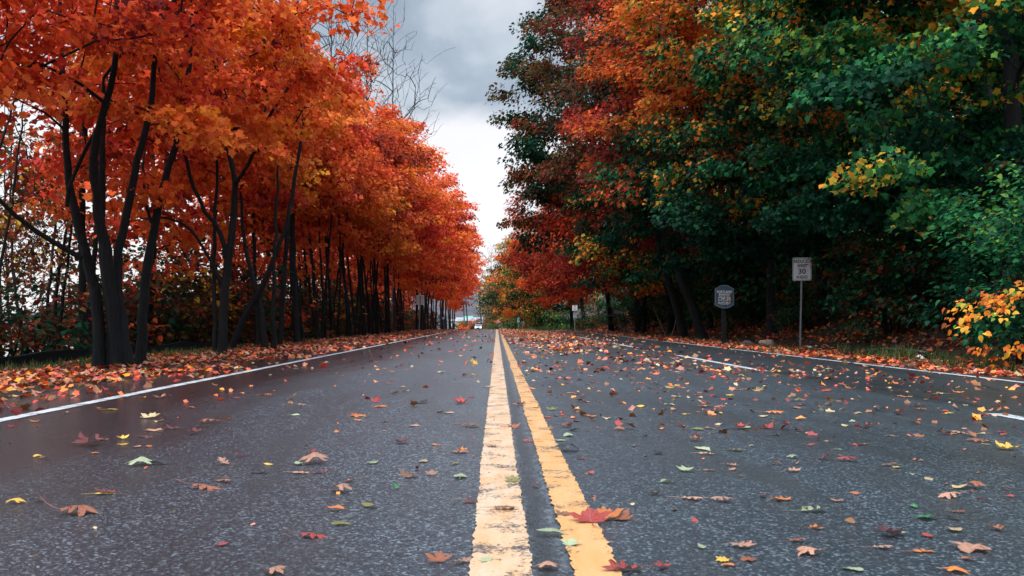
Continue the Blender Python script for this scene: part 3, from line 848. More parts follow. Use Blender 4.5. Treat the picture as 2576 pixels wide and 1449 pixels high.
for i, (X, z, h, lab) in enumerate([(-9.9, 18.4, 6.5, 'thin leafless tree with tangled twigs at the left edge above the river'), (-11.6, 21.8, 8.5, 'leafless crooked tree between the saplings by the river'), (-12.6, 26.0, 9.5, 'taller leafless tree behind the nearest stem cluster')]):
    rg = np.random.default_rng(655 + i); cl = clumps(rg, 150, (0, 0, h * .55), (2.1, 2.1, h * .42), inner=.25)
    tree('bare_tree', (X, z, gz(X, z)), auto_stems(rg, h * .9, 2, r=.06), cl, rg, 0, 0, 0, None, None, lab, 'tree', 'bare trees by the river', rtip=.0065, up=.6)
# the yellow-leaved shrub at the right edge
rg = np.random.default_rng(660)
cl = []
for k in range(30):
    t = k / 29
    cl.append((-1.55 + 2.3 * t + rg.normal(0, .1), rg.normal(0, .25), .85 + 1.05 * t ** .8 - .45 * max(0, t - .75) + rg.normal(0, .07)))
for k in range(10):
    t = k / 9
    cl.append((-1.0 + 1.6 * t + rg.normal(0, .1), rg.normal(0, .3), .25 + .7 * t + rg.normal(0, .1)))
cl = np.array(cl)
root = empty('yellow_shrub', (9.15, 15.6, gz(9.15, 15.6)))
tag(root, 'arching shrub with broad golden yellow leaves at the right edge of the road', 'shrub')
st = [(np.array([(.6, .1, -.1), (.4, .1, .9), (-.2, 0, 1.45), (-1.1, 0, 1.1)]), np.array([.03, .025, .015, .006])),
      (np.array([(.7, 0, -.1), (.8, .1, .9), (.9, .1, 1.9)]), np.array([.03, .022, .008])), (np.array([(.5, 0, -.1), (0, -.1, .5), (-.7, -.1, .55)]), np.array([.02, .015, .006]))]
V, Fq = tube_arrays(skeleton(rg, st, cl, .004))
obj('stems', mesh_np('stems', V, Fq, M['bark'], smooth=True), root)
L = leaves(cl, rg, 15, .10, .24, T_OVATE, [('brn', .10), ('org', .30), ('yor', .42), ('yel', .14), ('lgr', .04)], np.array([.5, .8, 0.]), flat=.5, face=.9)
obj('foliage', mesh_np('foliage', L[0], L[1], M['leaf'], L[2]), root)
for i, (X, z, s, lab) in enumerate([(9.4, 16.6, 1.0, 'dense green shrub behind the golden leaved one'), (10.2, 19.0, 1.15, 'ivy green shrub beside the dark opening at the right'), (11.2, 17.4, 1.3, 'tall leafy green shrub at the right edge of the woods'), (9.0, 15.0, .5, 'small low green shrub under the golden leaves')]):
    bush('shrub', b_ivy, (X, z, gz(X, z) - .1), lab, 'green shrubs by the right edge', i * 1.7, s)

# ------------------------------------------------------------------ grass and litter
def fallen(name, us, ys_, n, rg, size, tm, spec, label, zlift=(.004, .04), tilt=.35, dens=None, m='litter'):
    u = rg.uniform(us[0], us[1], n); y = ys_[0] + (ys_[1] - ys_[0]) * rg.uniform(0, 1, n) ** 1.15
    if dens is not None:
        k = rg.uniform(0, 1, n) < dens(u, y); u, y = u[k], y[k]; n = len(u)
    x = u + road_shift(y)
    P = np.stack([x, y, g(x, y) + rg.uniform(*zlift, n)], -1)
    N = np.array([0, 0, 1.]) + rg.normal(0, tilt, (n, 3)); D = rg.normal(0, 1, (n, 3)) * (1, 1, .15)
    C = palette(spec, rg.uniform(0, 1, n), rg.uniform(0, 1, n), rg)
    V, Fa, Cc = scatter(tm, P, N, D, rg.uniform(.7, 1.25, n) * size, C)
    return V, Fa, Cc
def merged(name, parts, label, m='litter'):
    Vs, Fs, Cs, b = [], [], [], 0
    for V, Fa, C in parts:
        Vs.append(V); Fs.append(Fa + b); Cs.append(C); b += len(V)
    tag(obj(name, mesh_np(name, np.concatenate(Vs), np.concatenate(Fs), M[m], np.concatenate(Cs))), label, kind='stuff')
PAL.update(sal=(.46, .19, .12), tan=(.50, .34, .17), pgr=(.42, .47, .28), blk=(.02, .018, .018))
LIT = [('mar', .20), ('red', .09), ('brn', .27), ('ror', .11), ('sal', .15), ('org', .08), ('yor', .04), ('tan', .06)]
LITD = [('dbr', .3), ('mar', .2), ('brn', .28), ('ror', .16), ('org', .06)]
rg = np.random.default_rng(700)
def dl(u, y):   # thin on the paved edge, thick on the verge, in drifts
    d = np.clip((-u - 3.3) / 2.5, .05, 1) ** 1.3 * (.6 + .4 * np.sin(y * 1.1 + np.sin(u * 2)))
    return np.where(u < -7.2, .45, d)
merged('leaf_litter', [fallen('l', (-8.6, -3.5), (4, 30), 21000, rg, .082, T_MAPLE, LIT, '', dens=dl),
                       fallen('l', (-8.6, -3.5), (30, 80), 22000, rg, .12, T_LOW, LIT, '', dens=dl),
                       fallen('l', (-8.0, -3.4), (80, 190), 16000, rg, .17, T_KITE, LIT, '', dens=dl)],
       'drift of red and orange fallen leaves along the verge below the maples')
def dr(u, y): return np.clip((u - 6.3) / 1.0, .02, 1) * np.where(u > 10, .55, 1) * (.6 + .4 * np.sin(y * .9 + u))
merged('leaf_litter', [fallen('l', (6.2, 12), (9, 36), 14000, rg, .088, T_MAPLE, LIT, '', dens=dr),
                       fallen('l', (6.2, 12), (36, 120), 20000, rg, .13, T_LOW, LIT, '', dens=dr)],
       'band of fallen leaves along the edge below the woods')
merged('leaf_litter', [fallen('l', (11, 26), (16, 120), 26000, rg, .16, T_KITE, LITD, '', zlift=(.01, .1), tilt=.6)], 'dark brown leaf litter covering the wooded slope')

def blades(u0, u1, y0, y1, n, h, cols, rg, clump=6):
    k = max(1, n // clump)
    cu = rg.uniform(u0, u1, k); cy = rg.uniform(y0, y1, k)
    u = np.repeat(cu, clump) + rg.normal(0, .05, k * clump); y = np.repeat(cy, clump) + rg.normal(0, .05, k * clump)
    m = len(u); x = u + road_shift(y)
    P = np.stack([x, y, g(x, y) - .02], -1)
    D = np.array([0, 0, 1.]) + rg.normal(0, .38, (m, 3)); N = rg.normal(0, 1, (m, 3))
    tmpl = (np.array([(-.035, 0, 0), (.035, 0, 0), (.028, .5, .03), (-.028, .5, .03), (0, 1, .16)], float), np.array([(0, 1, 2), (0, 2, 3), (3, 2, 4)]))
    C = np.array(cols)[rg.integers(0, len(cols), m)] * rg.uniform(.6, 1.2, (m, 1))
    return scatter(tmpl, P, N, D, rg.uniform(.5, 1.2, m) * h, C)
GC = [(.03, .10, .03), (.05, .13, .03), (.12, .13, .04), (.16, .12, .05)]
rg = np.random.default_rng(720)
merged('grass', [blades(-8.6, -6.6, 9, 24, 4200, .2, GC, rg), blades(-8.4, -6.8, 24, 80, 6000, .2, GC, rg, 12)], 'sparse grass tufts between the leaves under the maples', 'leaf')
merged('grass', [blades(8.9, 10.6, 21, 25.5, 620, .36, GC, rg, 12), blades(7.6, 10.2, 13, 21, 700, .28, GC, rg, 10), blades(7.6, 10.6, 26, 60, 900, .25, GC, rg)], 'green and straw grass clumps on the verge near the speed sign', 'leaf')
GB = [(.06, .17, .04), (.1, .2, .05), (.15, .18, .06)]
merged('grass', [blades(5, 14, 112, 210, 16000, .6, GB, rg, 8)], 'rough green grass on the bank far along the road', 'leaf')

# ------------------------------------------------------------------ fallen leaves on the asphalt, one object each
def leaf_color_mat(name, col, under=None):
    m, nt, out = mat(name)
    v = coords(nt)
    oi = nd(nt, 'ShaderNodeObjectInfo').outputs['Random']
    n = noise(nt, 16, 4, .65, v)
    c = ramp(nt, n, [(.25, tuple(x * .55 for x in col)), (.5, col), (.75, tuple(min(.92, x * 1.3) for x in col))])
    # midrib and side veins in leaf coordinates
    sep = nd(nt, 'ShaderNodeSeparateXYZ'); nt.links.new(v, sep.inputs[0])
    ax = math_n(nt, 'ABSOLUTE', sep.outputs[0])
    rib = ramp(nt, ax, [(0, 1), (.012, .8), (.03, 0)])
    sv = math_n(nt, 'ABSOLUTE', math_n(nt, 'SUBTRACT', math_n(nt, 'FRACT', math_n(nt, 'MULTIPLY', math_n(nt, 'SUBTRACT', sep.outputs[1], math_n(nt, 'MULTIPLY', ax, .8)), 5.0)), .5))
    vein = math_n(nt, 'MAXIMUM', rib, math_n(nt, 'MULTIPLY', ramp(nt, sv, [(0, 1), (.07, 0)]), .5), clamp=True)
    c = mix(nt, math_n(nt, 'MULTIPLY', vein, .35), c, tuple(min(.9, x * .6 + .16) for x in col))
    geo = nd(nt, 'ShaderNodeNewGeometry').outputs['Backfacing']
    pale = tuple(min(.9, x * .55 + .22) for x in col)
    c = mix(nt, math_n(nt, 'MULTIPLY', geo, .6), c, pale)
    val = nd(nt, 'ShaderNodeHueSaturation'); nt.links.new(c, val.inputs['Color'])
    nt.links.new(math_n(nt, 'MULTIPLY_ADD', oi, .5, .75), val.inputs['Value'])
    p = pbsdf(nt, None, val.outputs[0], .42, .45, 0, bump(nt, math_n(nt, 'ADD', vein, n), .4, .02))
    t = nd(nt, 'ShaderNodeBsdfTranslucent'); nt.links.new(val.outputs[0], t.inputs[0])
    mx = nd(nt, 'ShaderNodeMixShader'); mx.inputs[0].default_value = .15
    nt.links.new(p.outputs[0], mx.inputs[1]); nt.links.new(t.outputs[0], mx.inputs[2]); nt.links.new(mx.outputs[0], out.inputs[0])
    return m
LC = {'maroon': (.16, .018, .018), 'red': (.42, .035, .022), 'orange': (.72, .2, .03), 'salmon pink': (.50, .235, .145), 'tan': (.55, .40, .20), 'yellow': (.78, .46, .05),
      'olive': (.22, .20, .04), 'pale green': (.36, .42, .24), 'green': (.04, .22, .06), 'brown': (.2, .085, .045), 'blackish': (.025, .024, .026), 'rust': (.40, .11, .04)}
for k, v in LC.items(): M['fl_' + k] = leaf_color_mat('fallen_leaf_' + k.replace(' ', '_'), tuple(x * .78 for x in v))

OUT_M = mirror([(0, 0), (.12, .02), (.30, -.10), (.44, -.02), (.36, .10), (.27, .19), (.44, .26), (.50, .36), (.66, .44), (.52, .53), (.42, .60), (.22, .52), (.24, .70), (.18, .80), (.11, .78), (0, 1.02)])
OUT_O = mirror([(0, 0), (.07, .10), (.20, .17), (.10, .26), (.09, .31), (.30, .43), (.27, .50), (.10, .50), (.11, .57), (.30, .70), (.25, .77), (.11, .74), (.10, .86), (0, 1.0)])
OUT_V = mirror([(0, 0), (.12, .04), (.23, .16), (.29, .32), (.28, .48), (.22, .66), (.12, .84), (0, 1.0)])
def leaf_mesh(kind, pose, seed):
    rg = np.random.default_rng(seed)
    P = np.array({'maple': OUT_M, 'oak': OUT_O, 'oval': OUT_V}[kind], float)
    c = np.array([0, .42]); n = len(P)
    rings = [c + (P - c) * t for t in (.38, .72, 1.0)]
    V2 = np.vstack([c[None]] + rings)
    V2[1:] += rg.normal(0, .008, V2[1:].shape)
    x, y = V2[:, 0], V2[:, 1] - .42
    a = rg.uniform(.8, 1.2)
    if pose == 'flat': z = .12 * x * x + .10 * y * y * rg.choice([-1, 1]) + .03 * np.sin(9 * x + 5 * y + seed)
    elif pose == 'tented': z = .26 - .62 * a * np.abs(x) ** 1.3 - .40 * y * y
    elif pose == 'curled': z = .85 * a * x * x + .45 * y * y + .05 * np.sin(8 * y + seed)
    elif pose == 'rolled':
        th = np.clip(x * 4.2, -2.7, 2.7); x2 = np.sin(th) * .22; z = .22 * (1 - np.cos(th)) + .12 * y * y; x = x2
    else:  # upright
        z = .25 * np.abs(x) + .62 * np.clip(y + .1, 0, None) ** 1.2 * a + .3 * x * x; y = y * .72
    z = z + rg.normal(0, .012, len(z)) + .04 * np.sin(x * 7 + seed) * np.sin(y * 6)
    V = np.column_stack([x, y + .42, z]); V[:, 2] -= V[:, 2].min()
    Fc = [[0, 1 + i, 1 + (i + 1) % n] for i in range(n)]
    for r in range(2):
        b = 1 + r * n
        Fc += [[b + i, b + n + i, b + n + (i + 1) % n, b + (i + 1) % n] for i in range(n)]
    # stalk: a thin curved tube continuing from the base
    L = rg.uniform(.35, .6) if kind != 'oval' else .25
    zb = V[1 + 2 * n][2]; s = np.linspace(0, 1, 6)
    lift = rg.uniform(-.05, .45) * (pose != 'flat')
    SP = np.column_stack([rg.uniform(-.15, .15) * s ** 2, -L * s, np.maximum(zb + lift * s ** 1.5 * L - (zb if lift < .05 else 0) * s, .012)])
    tv, tf = tube_arrays([(SP, np.linspace(.014, .009, 6))], 4)
    b = len(V); V = np.vstack([V, tv]); Fc += (tf + b).tolist()
    me = mesh_np('fallen_leaf', V, Fc, None, smooth=True)
    me.materials.append(M['fl_red'])
    return me
LM = {}
for kd in ('maple', 'oak', 'oval'):
    for ps in ('flat', 'tented', 'curled', 'rolled', 'upright'):
        LM[kd, ps] = [leaf_mesh(kd, ps, 800 + q * 17 + len(LM)) for q in range(3)]

# measured on the photograph: x, y, width (frame px), colour, kind, pose
LEAVES = [
 (365,1054,58,'tan','maple','upright'),(395,1086,52,'salmon pink','maple','flat'),(430,1082,40,'maroon','maple','curled'),(252,1118,88,'maroon','maple','curled'),(228,1108,50,'rust','oak','flat'),
 (302,1104,34,'yellow','maple','curled'),(345,1100,44,'maroon','oak','curled'),(242,1143,30,'orange','oval','tented'),(340,1127,28,'salmon pink','oval','tented'),(368,1126,30,'orange','oval','tented'),
 (310,1118,30,'yellow','maple','flat'),(492,1074,40,'blackish','oak','curled'),(500,1092,42,'maroon','maple','curled'),(556,1063,58,'rust','oak','tented'),(96,1151,34,'yellow','oval','tented'),(120,1152,30,'brown','oval','curled'),
 (417,1169,48,'blackish','oval','rolled'),(580,1170,46,'salmon pink','oak','upright'),(663,1170,30,'yellow','oval','tented'),(620,1148,30,'maroon','oak','curled'),(632,1181,24,'blackish','oval','rolled'),
 (680,1190,56,'blackish','oak','curled'),(735,1191,48,'salmon pink','oak','flat'),(795,1168,88,'salmon pink','maple','tented'),(760,1172,44,'pale green','oval','flat'),(825,1190,40,'red','oak','curled'),
 (787,1142,34,'maroon','maple','upright'),(847,1240,66,'salmon pink','maple','tented'),(893,1212,40,'brown','maple','rolled'),(580,1215,56,'rust','oak','tented'),(480,1228,90,'rust','oak','tented'),
 (236,1246,54,'yellow','oak','flat'),(292,1242,62,'maroon','oak','curled'),(32,1270,58,'yellow','maple','tented'),(108,1263,34,'blackish','oval','rolled'),(148,1292,112,'rust','oak','tented'),
 (866,1284,42,'orange','oval','curled'),(942,1279,52,'olive','oval','curled'),(1003,1232,30,'green','oval','upright'),(833,1322,54,'olive','oval','rolled'),(752,1352,80,'red','oak','tented'),
 (545,1376,28,'red','oval','flat'),(675,1446,66,'salmon pink','maple','tented'),(1096,1420,82,'rust','maple','upright'),(1140,1420,52,'salmon pink','oak','curled'),(1036,1198,56,'brown','maple','curled'),
 (1086,1198,40,'salmon pink','maple','upright'),(1064,1165,38,'tan','oval','tented'),(1147,1167,26,'olive','oval','curled'),(1086,1121,30,'orange','oval','tented'),(1132,1138,52,'salmon pink','oak','flat'),
 (1170,1138,32,'orange','maple','curled'),(1158,1206,56,'pale green','oval','flat'),(1005,1114,48,'maroon','maple','curled'),(888,1049,52,'orange','maple','flat'),(942,1014,32,'red','maple','upright'),
 (976,992,28,'blackish','oak','curled'),(1052,1014,44,'blackish','maple','curled'),(1170,1014,50,'red','maple','curled'),(728,1046,28,'pale green','oval','flat'),(776,1021,30,'salmon pink','oak','flat'),
 (578,1004,28,'red','oval','flat'),(932,1169,46,'pale green','oval','flat'),(946,1146,24,'maroon','oak','curled'),(1160,1072,60,'brown','oak','flat'),(1115,1040,30,'tan','oval','flat'),(845,1090,20,'orange','oval','upright'),
 (910,1060,22,'orange','oval','flat'),(1105,938,28,'tan','oval','flat'),(1000,940,26,'brown','oak','curled'),(984,966,22,'red','oval','flat'),(1215,975,26,'tan','oak','flat'),
 (1242,1072,44,'red','oak','flat'),(1285,1074,40,'rust','maple','curled'),(1280,1216,52,'olive','maple','upright'),(1238,1284,68,'brown','oak','tented'),(1205,1266,48,'maroon','oak','curled'),
 (1230,1408,46,'pale green','oval','flat'),(1340,1222,26,'maroon','oval','curled'),(1490,1322,118,'red','maple','upright'),(1526,1312,92,'orange','maple','upright'),(1584,1312,88,'rust','maple','upright'),
 (1408,1300,48,'brown','maple','upright'),(1420,1348,72,'pale green','oval','rolled'),(1432,1378,66,'pale green','maple','upright'),(1620,1434,112,'red','oak','rolled'),(1378,1432,62,'salmon pink','maple','tented'),
 (1384,1033,34,'olive','maple','upright'),(1330,1016,46,'orange','oak','flat'),(1347,1026,30,'yellow','oval','flat'),(1347,1112,34,'red','oak','flat'),(1300,1020,36,'maroon','maple','curled'),(1255,1128,36,'brown','oak','flat'),
 (1452,1156,26,'maroon','oval','curled'),(1460,1085,32,'blackish','oval','rolled'),(1432,1100,40,'pale green','oval','tented'),(1395,1110,36,'pale green','oval','flat'),(1490,1048,40,'orange','maple','flat')]
for u, v, w, c, k, p in [
 (130,248,60,'yellow','maple','upright'),(190,243,44,'red','maple','upright'),(280,121,56,'maroon','oak','curled'),(150,88,36,'yellow','maple','tented'),(620,132,20,'yellow','oval','upright'),(600,262,100,'orange','oak','flat'),
 (690,268,60,'salmon pink','maple','upright'),(305,291,56,'red','maple','flat'),(190,316,66,'blackish','oak','flat'),(255,312,36,'tan','oval','upright'),(885,302,40,'yellow','oval','tented'),(940,307,48,'blackish','oval','tented'),
 (990,307,22,'red','oval','upright'),(1100,268,110,'red','oak','flat'),(975,190,66,'salmon pink','maple','curled'),(915,180,90,'maroon','oak','flat'),(350,363,130,'salmon pink','maple','flat'),(480,363,100,'rust','oak','tented'),
 (150,358,90,'pale green','oval','flat'),(145,392,56,'maroon','oval','curled'),(230,418,80,'yellow','maple','flat'),(460,412,48,'yellow','oval','tented'),(700,432,80,'tan','oval','tented'),(740,408,120,'orange','oak','tented'),
 (785,437,48,'green','oval','flat'),(1350,414,90,'tan','oval','tented'),(1440,392,100,'blackish','maple','curled'),(945,377,80,'salmon pink','maple','flat'),(1095,372,40,'yellow','maple','curled'),(1710,387,74,'rust','oak','tented'),
 (1425,489,76,'red','maple','curled'),(1260,494,90,'tan','oval','flat'),(730,502,100,'red','maple','curled'),(270,514,90,'olive','oval','tented'),(410,510,76,'salmon pink','maple','flat'),(300,547,60,'maroon','maple','curled'),
 (270,582,96,'rust','maple','curled'),(590,505,90,'pale green','oval','flat'),(850,550,110,'blackish','oak','curled'),(1925,532,110,'salmon pink','oak','tented'),(2155,544,116,'tan','oak','flat'),(2250,537,66,'red','maple','curled'),
 (2010,512,60,'salmon pink','oval','flat'),(2200,592,160,'rust','oak','flat'),(2175,612,54,'yellow','oval','flat'),(1060,614,62,'red','oak','tented'),(1170,642,66,'pale green','oval','rolled'),(480,644,130,'olive','oak','flat'),
 (295,632,130,'pale green','oval','flat'),(310,670,100,'salmon pink','oak','flat'),(80,670,90,'blackish','maple','curled'),(930,698,90,'pale green','maple','tented'),(845,738,76,'brown','oval','rolled'),(1200,712,130,'red','oak','tented'),
 (240,774,130,'pale green','maple','curled'),(340,776,80,'salmon pink','oak','flat'),(515,777,80,'salmon pink','oval','flat'),(480,740,90,'salmon pink','oak','flat'),(870,785,120,'salmon pink','oak','flat'),(1480,745,110,'brown','oak','flat'),
 (1575,760,76,'yellow','maple','flat'),(1775,822,90,'tan','oval','flat'),(2060,890,140,'rust','maple','tented'),(1950,894,130,'tan','oval','flat'),(1990,944,160,'salmon pink','oak','tented'),(722,938,54,'maroon','oval','curled'),
 (790,974,170,'orange','oak','flat'),(1200,968,90,'salmon pink','maple','curled'),(1345,930,70,'rust','oval','tented'),(390,970,136,'salmon pink','oak','tented'),(190,953,150,'salmon pink','oak','flat'),(30,932,80,'brown','maple','curled'),
 (65,852,100,'pale green','oval','rolled'),(1700,1018,84,'green','oval','tented'),(960,1040,200,'pale green','oak','rolled'),(1025,1020,100,'olive','oval','tented'),(1720,1078,160,'green','maple','flat'),(1900,1078,100,'blackish','oval','curled'),
 (2030,1047,110,'brown','oak','tented'),(1035,1148,44,'orange','maple','curled'),(1960,1152,130,'tan','oval','flat'),(1500,1200,190,'maroon','maple','curled'),(1640,1186,90,'pale green','oval','curled'),(1755,1192,96,'red','oval','flat'),
 (890,1232,120,'rust','oak','flat'),(1420,1270,130,'salmon pink','oak','flat'),(2100,1272,290,'salmon pink','maple','flat'),(1690,1302,160,'orange','oak','flat'),(1995,1343,84,'rust','oval','flat'),(365,1280,90,'pale green','oval','upright'),
 (510,1257,170,'salmon pink','oak','flat'),(500,1350,120,'yellow','maple','flat'),(540,1385,70,'orange','oval','flat'),(655,1346,110,'rust','maple','flat'),(1070,1320,190,'salmon pink','maple','tented'),(1370,1423,140,'pale green','oval','flat'),
 (1975,1438,180,'orange','maple','tented'),(55,1408,136,'red','maple','curled'),(2205,1148,70,'rust','maple','curled'),(1160,592,40,'salmon pink','oval','flat'),(1385,610,84,'orange','oak','flat'),(640,622,40,'tan','oval','flat')]:
    LEAVES.append((1635 + u * .3923, 880.5 + v * .3923, w * .3923, c, k, p))
def on_road(x, y):
    Y = F * CAM_H / max(4, y - YH)
    for _ in range(12):
        X = (x - XV) / F * Y; Y = F * (CAM_H - gz(X, Y)) / max(4, y - YH)
    return (x - XV) / F * Y, Y
items = []
for x, y, w, c, k, p in LEAVES:
    X, Y = on_road(x, y)
    asp = {'maple': 1.25, 'oak': .95, 'oval': .95}[k]
    items.append((X, Y, min(.15, max(.04, w / F * Y / asp)), c, k, p))
rg = np.random.default_rng(830)
cn = ['maroon', 'red', 'orange', 'salmon pink', 'tan', 'yellow', 'olive', 'pale green', 'brown', 'blackish', 'rust']
cp = np.array([.13, .13, .12, .16, .08, .08, .04, .06, .08, .04, .08]); cp /= cp.sum()
while len(items) < 300:
    if rg.uniform() < .84:
        X = float(np.clip(rg.normal(2.3, 1.3), .35, 6.2))
    else: X = rg.uniform(-3.2, -.2)
    Y = 4.2 + 10.5 * rg.uniform() ** .8
    if abs(X) > .56 * Y: continue
    items.append((X, Y, rg.uniform(.06, .12), str(rg.choice(cn, p=cp)), str(rg.choice(['maple', 'oak', 'oval'], p=[.5, .25, .25])), str(rg.choice(['flat', 'tented', 'curled', 'upright', 'rolled'], p=[.46, .2, .2, .08, .06]))))
def zone(X):
    if X < -3.3: return 'by the white edge line'
    if X < -.10: return 'on the clear lane'
    if X < .11: return 'on the worn yellow line'
    if X < .17: return 'between the yellow lines'
    if X < .34: return 'on the deeper yellow line'
    if X < 1.9: return 'right of the yellow lines'
    if X < 3.7: return 'near the dashed white line'
    return 'beyond the dashed white line'
items.sort(key=lambda t: t[1])
seen = {}
POSE = {'flat': 'flat', 'tented': 'tented', 'curled': 'curled', 'rolled': 'rolled', 'upright': 'upturned'}
for q, (X, Y, s, c, k, p) in enumerate(items):
    key = (c, k, p, zone(X)); seen[key] = seen.get(key, 0) + 1
    nth = 'nearest' if seen[key] == 1 else ORD[seen[key]] + ' nearest'
    o = bpy.data.objects.new('fallen_leaf', LM[k, p][q % 3]); COL.objects.link(o)
    o.material_slots[0].link = 'OBJECT'; o.material_slots[0].material = M['fl_' + c]
    r2 = np.random.default_rng(9000 + q)
    o.location = (X, Y, gz(X, Y) + .004)
    wide = 1.0 if p in ('upright', 'tented') else 0
    ang = r2.uniform(0, 6.28) if not wide else r2.normal(0, .5)
    if k == 'oak' or p == 'rolled': ang = math.pi / 2 * r2.choice([-1, 1]) + r2.normal(0, .35)
    o.rotation_euler = (r2.normal(0, .06), r2.normal(0, .06), ang)
    o.scale = (s * r2.uniform(.85, 1.1), s, s * r2.uniform(.5, 1.05))
    tag(o, '%s %s %s %s leaf %s' % (nth, POSE[p], c, k, zone(X)), 'leaf', 'fallen leaves scattered on the asphalt')
# everything smaller and further
rg = np.random.default_rng(860)
ROADLIT = [('mar', .18), ('red', .05), ('brn', .24), ('ror', .08), ('sal', .17), ('org', .07), ('yor', .05), ('tan', .10), ('pgr', .03), ('blk', .03)]
def dmid(u, y): return np.exp(-((u - 2.0 + .01 * (y - 20)) / 1.35) ** 2) * np.clip((y - 9) / 26, .08, 1) * (.55 + .45 * np.sin(u * 2.3 + np.sin(y * .5) * 2))
merged('scattered_leaves', [fallen('l', (.3, 5.5), (12, 45), 11000, rg, .095, T_MAPLE, ROADLIT, '', tilt=.3, dens=dmid, zlift=(.004, .02)),
                            fallen('l', (.2, 5.0), (45, 105), 26000, rg, .11, T_LOW, ROADLIT, '', tilt=.3, dens=dmid, zlift=(.004, .02)),
                            fallen('l', (-3.3, -.1), (14, 100), 330, rg, .09, T_MAPLE, ROADLIT, '', tilt=.5, zlift=(.004, .02)),
                            fallen('l', (.3, 5.6), (5.5, 16), 520, rg, .055, T_MAPLE, ROADLIT, '', tilt=.35, zlift=(.004, .01)),
                            fallen('l', (-3.3, 0), (6, 16), 60, rg, .055, T_MAPLE, ROADLIT, '', tilt=.35, zlift=(.004, .01)),
                            fallen('l', (.3, 6.4), (3, 16), 420, rg, .03, T_OVATE, ROADLIT, '', tilt=.3, zlift=(.004, .008)),
                            fallen('l', (-3.3, 0), (2, 14), 70, rg, .022, T_OVATE, ROADLIT, '', tilt=.3, zlift=(.004, .008)),
                            fallen('l', (3.8, 6.5), (10, 80), 260, rg, .09, T_MAPLE, ROADLIT, '', tilt=.4, zlift=(.004, .02))],
       'many small fallen leaves strewn down the lane beyond the nearest ones')

# ------------------------------------------------------------------ signs
M['sign_white'] = simple('weathered_white_sign', (.72, .73, .75), .45, .08, 4)
M['sign_black'] = simple('black_sign_ink', (.012, .013, .015), .5, .2, 8)
M['sign_back'] = simple('bare_aluminium_back', (.66, .63, .62), .5, .1, 20)
M['steel'] = simple('galvanised_steel', (.22, .24, .25), .5, .25, 30, metal=.6)
M['slate'] = simple('slate_blue_board', (.034, .050, .072), .75, .2, 5, spec=.15)
M['slate_edge'] = simple('slate_board_border', (.07, .095, .125), .5, .15, 5)
M['cream'] = simple('cream_lettering', (.42, .43, .43), .5, .1, 20)
M['post_dark'] = simple('dark_wooden_post', (.009, .011, .013), .85, .3, 12, spec=.1)
M['rusty'] = simple('rust_panel', (.35, .14, .06), .6, .2, 20)
M['bluesign'] = simple('blue_sign_face', (.05, .26, .42), .45, .1, 10)
M['greensign'] = simple('green_sign_face', (.03, .26, .18), .45, .1, 10)

def text_mesh(lines, m, name='lettering'):
    """lines: (text, x, z, cap height, squeeze) facing -Y"""
    Vs, Fs, b = [], [], 0
    for body, x, z, size, sq in lines:
        cu = bpy.data.curves.new('t', 'FONT'); cu.body = body; cu.size = size / .70; cu.align_x = 'CENTER'; cu.extrude = .0015; cu.offset = size * .028
        cu.resolution_u = 4
        to = bpy.data.objects.new('t', cu); COL.objects.link(to)
        dg = bpy.context.evaluated_depsgraph_get()
        me = bpy.data.meshes.new_from_object(to.evaluated_get(dg))
        n = len(me.vertices); co = np.empty(n * 3, dtype=np.float32); me.vertices.foreach_get('co', co); co = co.reshape(-1, 3)
        Vs.append(np.column_stack([co[:, 0] * sq + x, -co[:, 2], co[:, 1] + z]))
        Fs += [[i + b for i in p.vertices] for p in me.polygons]; b += n
        bpy.data.objects.remove(to); bpy.data.meshes.remove(me); bpy.data.curves.remove(cu)
    return mesh_np(name, np.concatenate(Vs), Fs, m)
def rrect(w, h, r, cx=0, cz=0, k=5):
    pts = []
    for sx, sz, a0 in ((1, 1, 0), (-1, 1, 90), (-1, -1, 180), (1, -1, 270)):
        for i in range(k + 1):
            a = math.radians(a0 + 90 * i / k)
            pts.append((cx + sx * (w / 2 - r) + r * math.cos(a), cz + sz * (h / 2 - r) + r * math.sin(a)))
    return pts
def frame_ring(outer, inner, y0, y1):
    n = len(outer)
    V = [(x, y0, z) for x, z in outer] + [(x, y0, z) for x, z in inner] + [(x, y1, z) for x, z in outer] + [(x, y1, z) for x, z in inner]
    Fc = []
    for i in range(n):
        j = (i + 1) % n
        Fc += [(i, j, n + j, n + i), (2*n + j, 2*n + i, 3*n + i, 3*n + j), (j, i, 2*n + i, 2*n + j), (n + i, n + j, 3*n + j, 3*n + i)]
    return V, Fc
def u_post(h, parent, tilt=0.0, w=.055, lift=0):
    pts = [(-w/2, 0), (w/2, 0), (w/2, .02), (.012, .02), (.012, .032), (-.012, .032), (-.012, .02), (-w/2, .02)]
    mb = MB(); n = len(pts)
    V = [(x, y + .004, -.3) for x, y in pts] + [(x + tilt, y + .004, h) for x, y in pts]
    mb.add(V, [list(range(n))[::-1], list(range(n, 2*n))] + [[i, (i+1) % n, n + (i+1) % n, n + i] for i in range(n)])
    return mb.build('post', M['steel'], parent)

def sign_root(name, x, depth, label, rz=0, ground_at=None):
    X = (x - XV) / F * depth
    r = empty(name, (X, depth, gz(X, depth)), rz); tag(r, label, 'road sign'); return r, gz(X, depth)

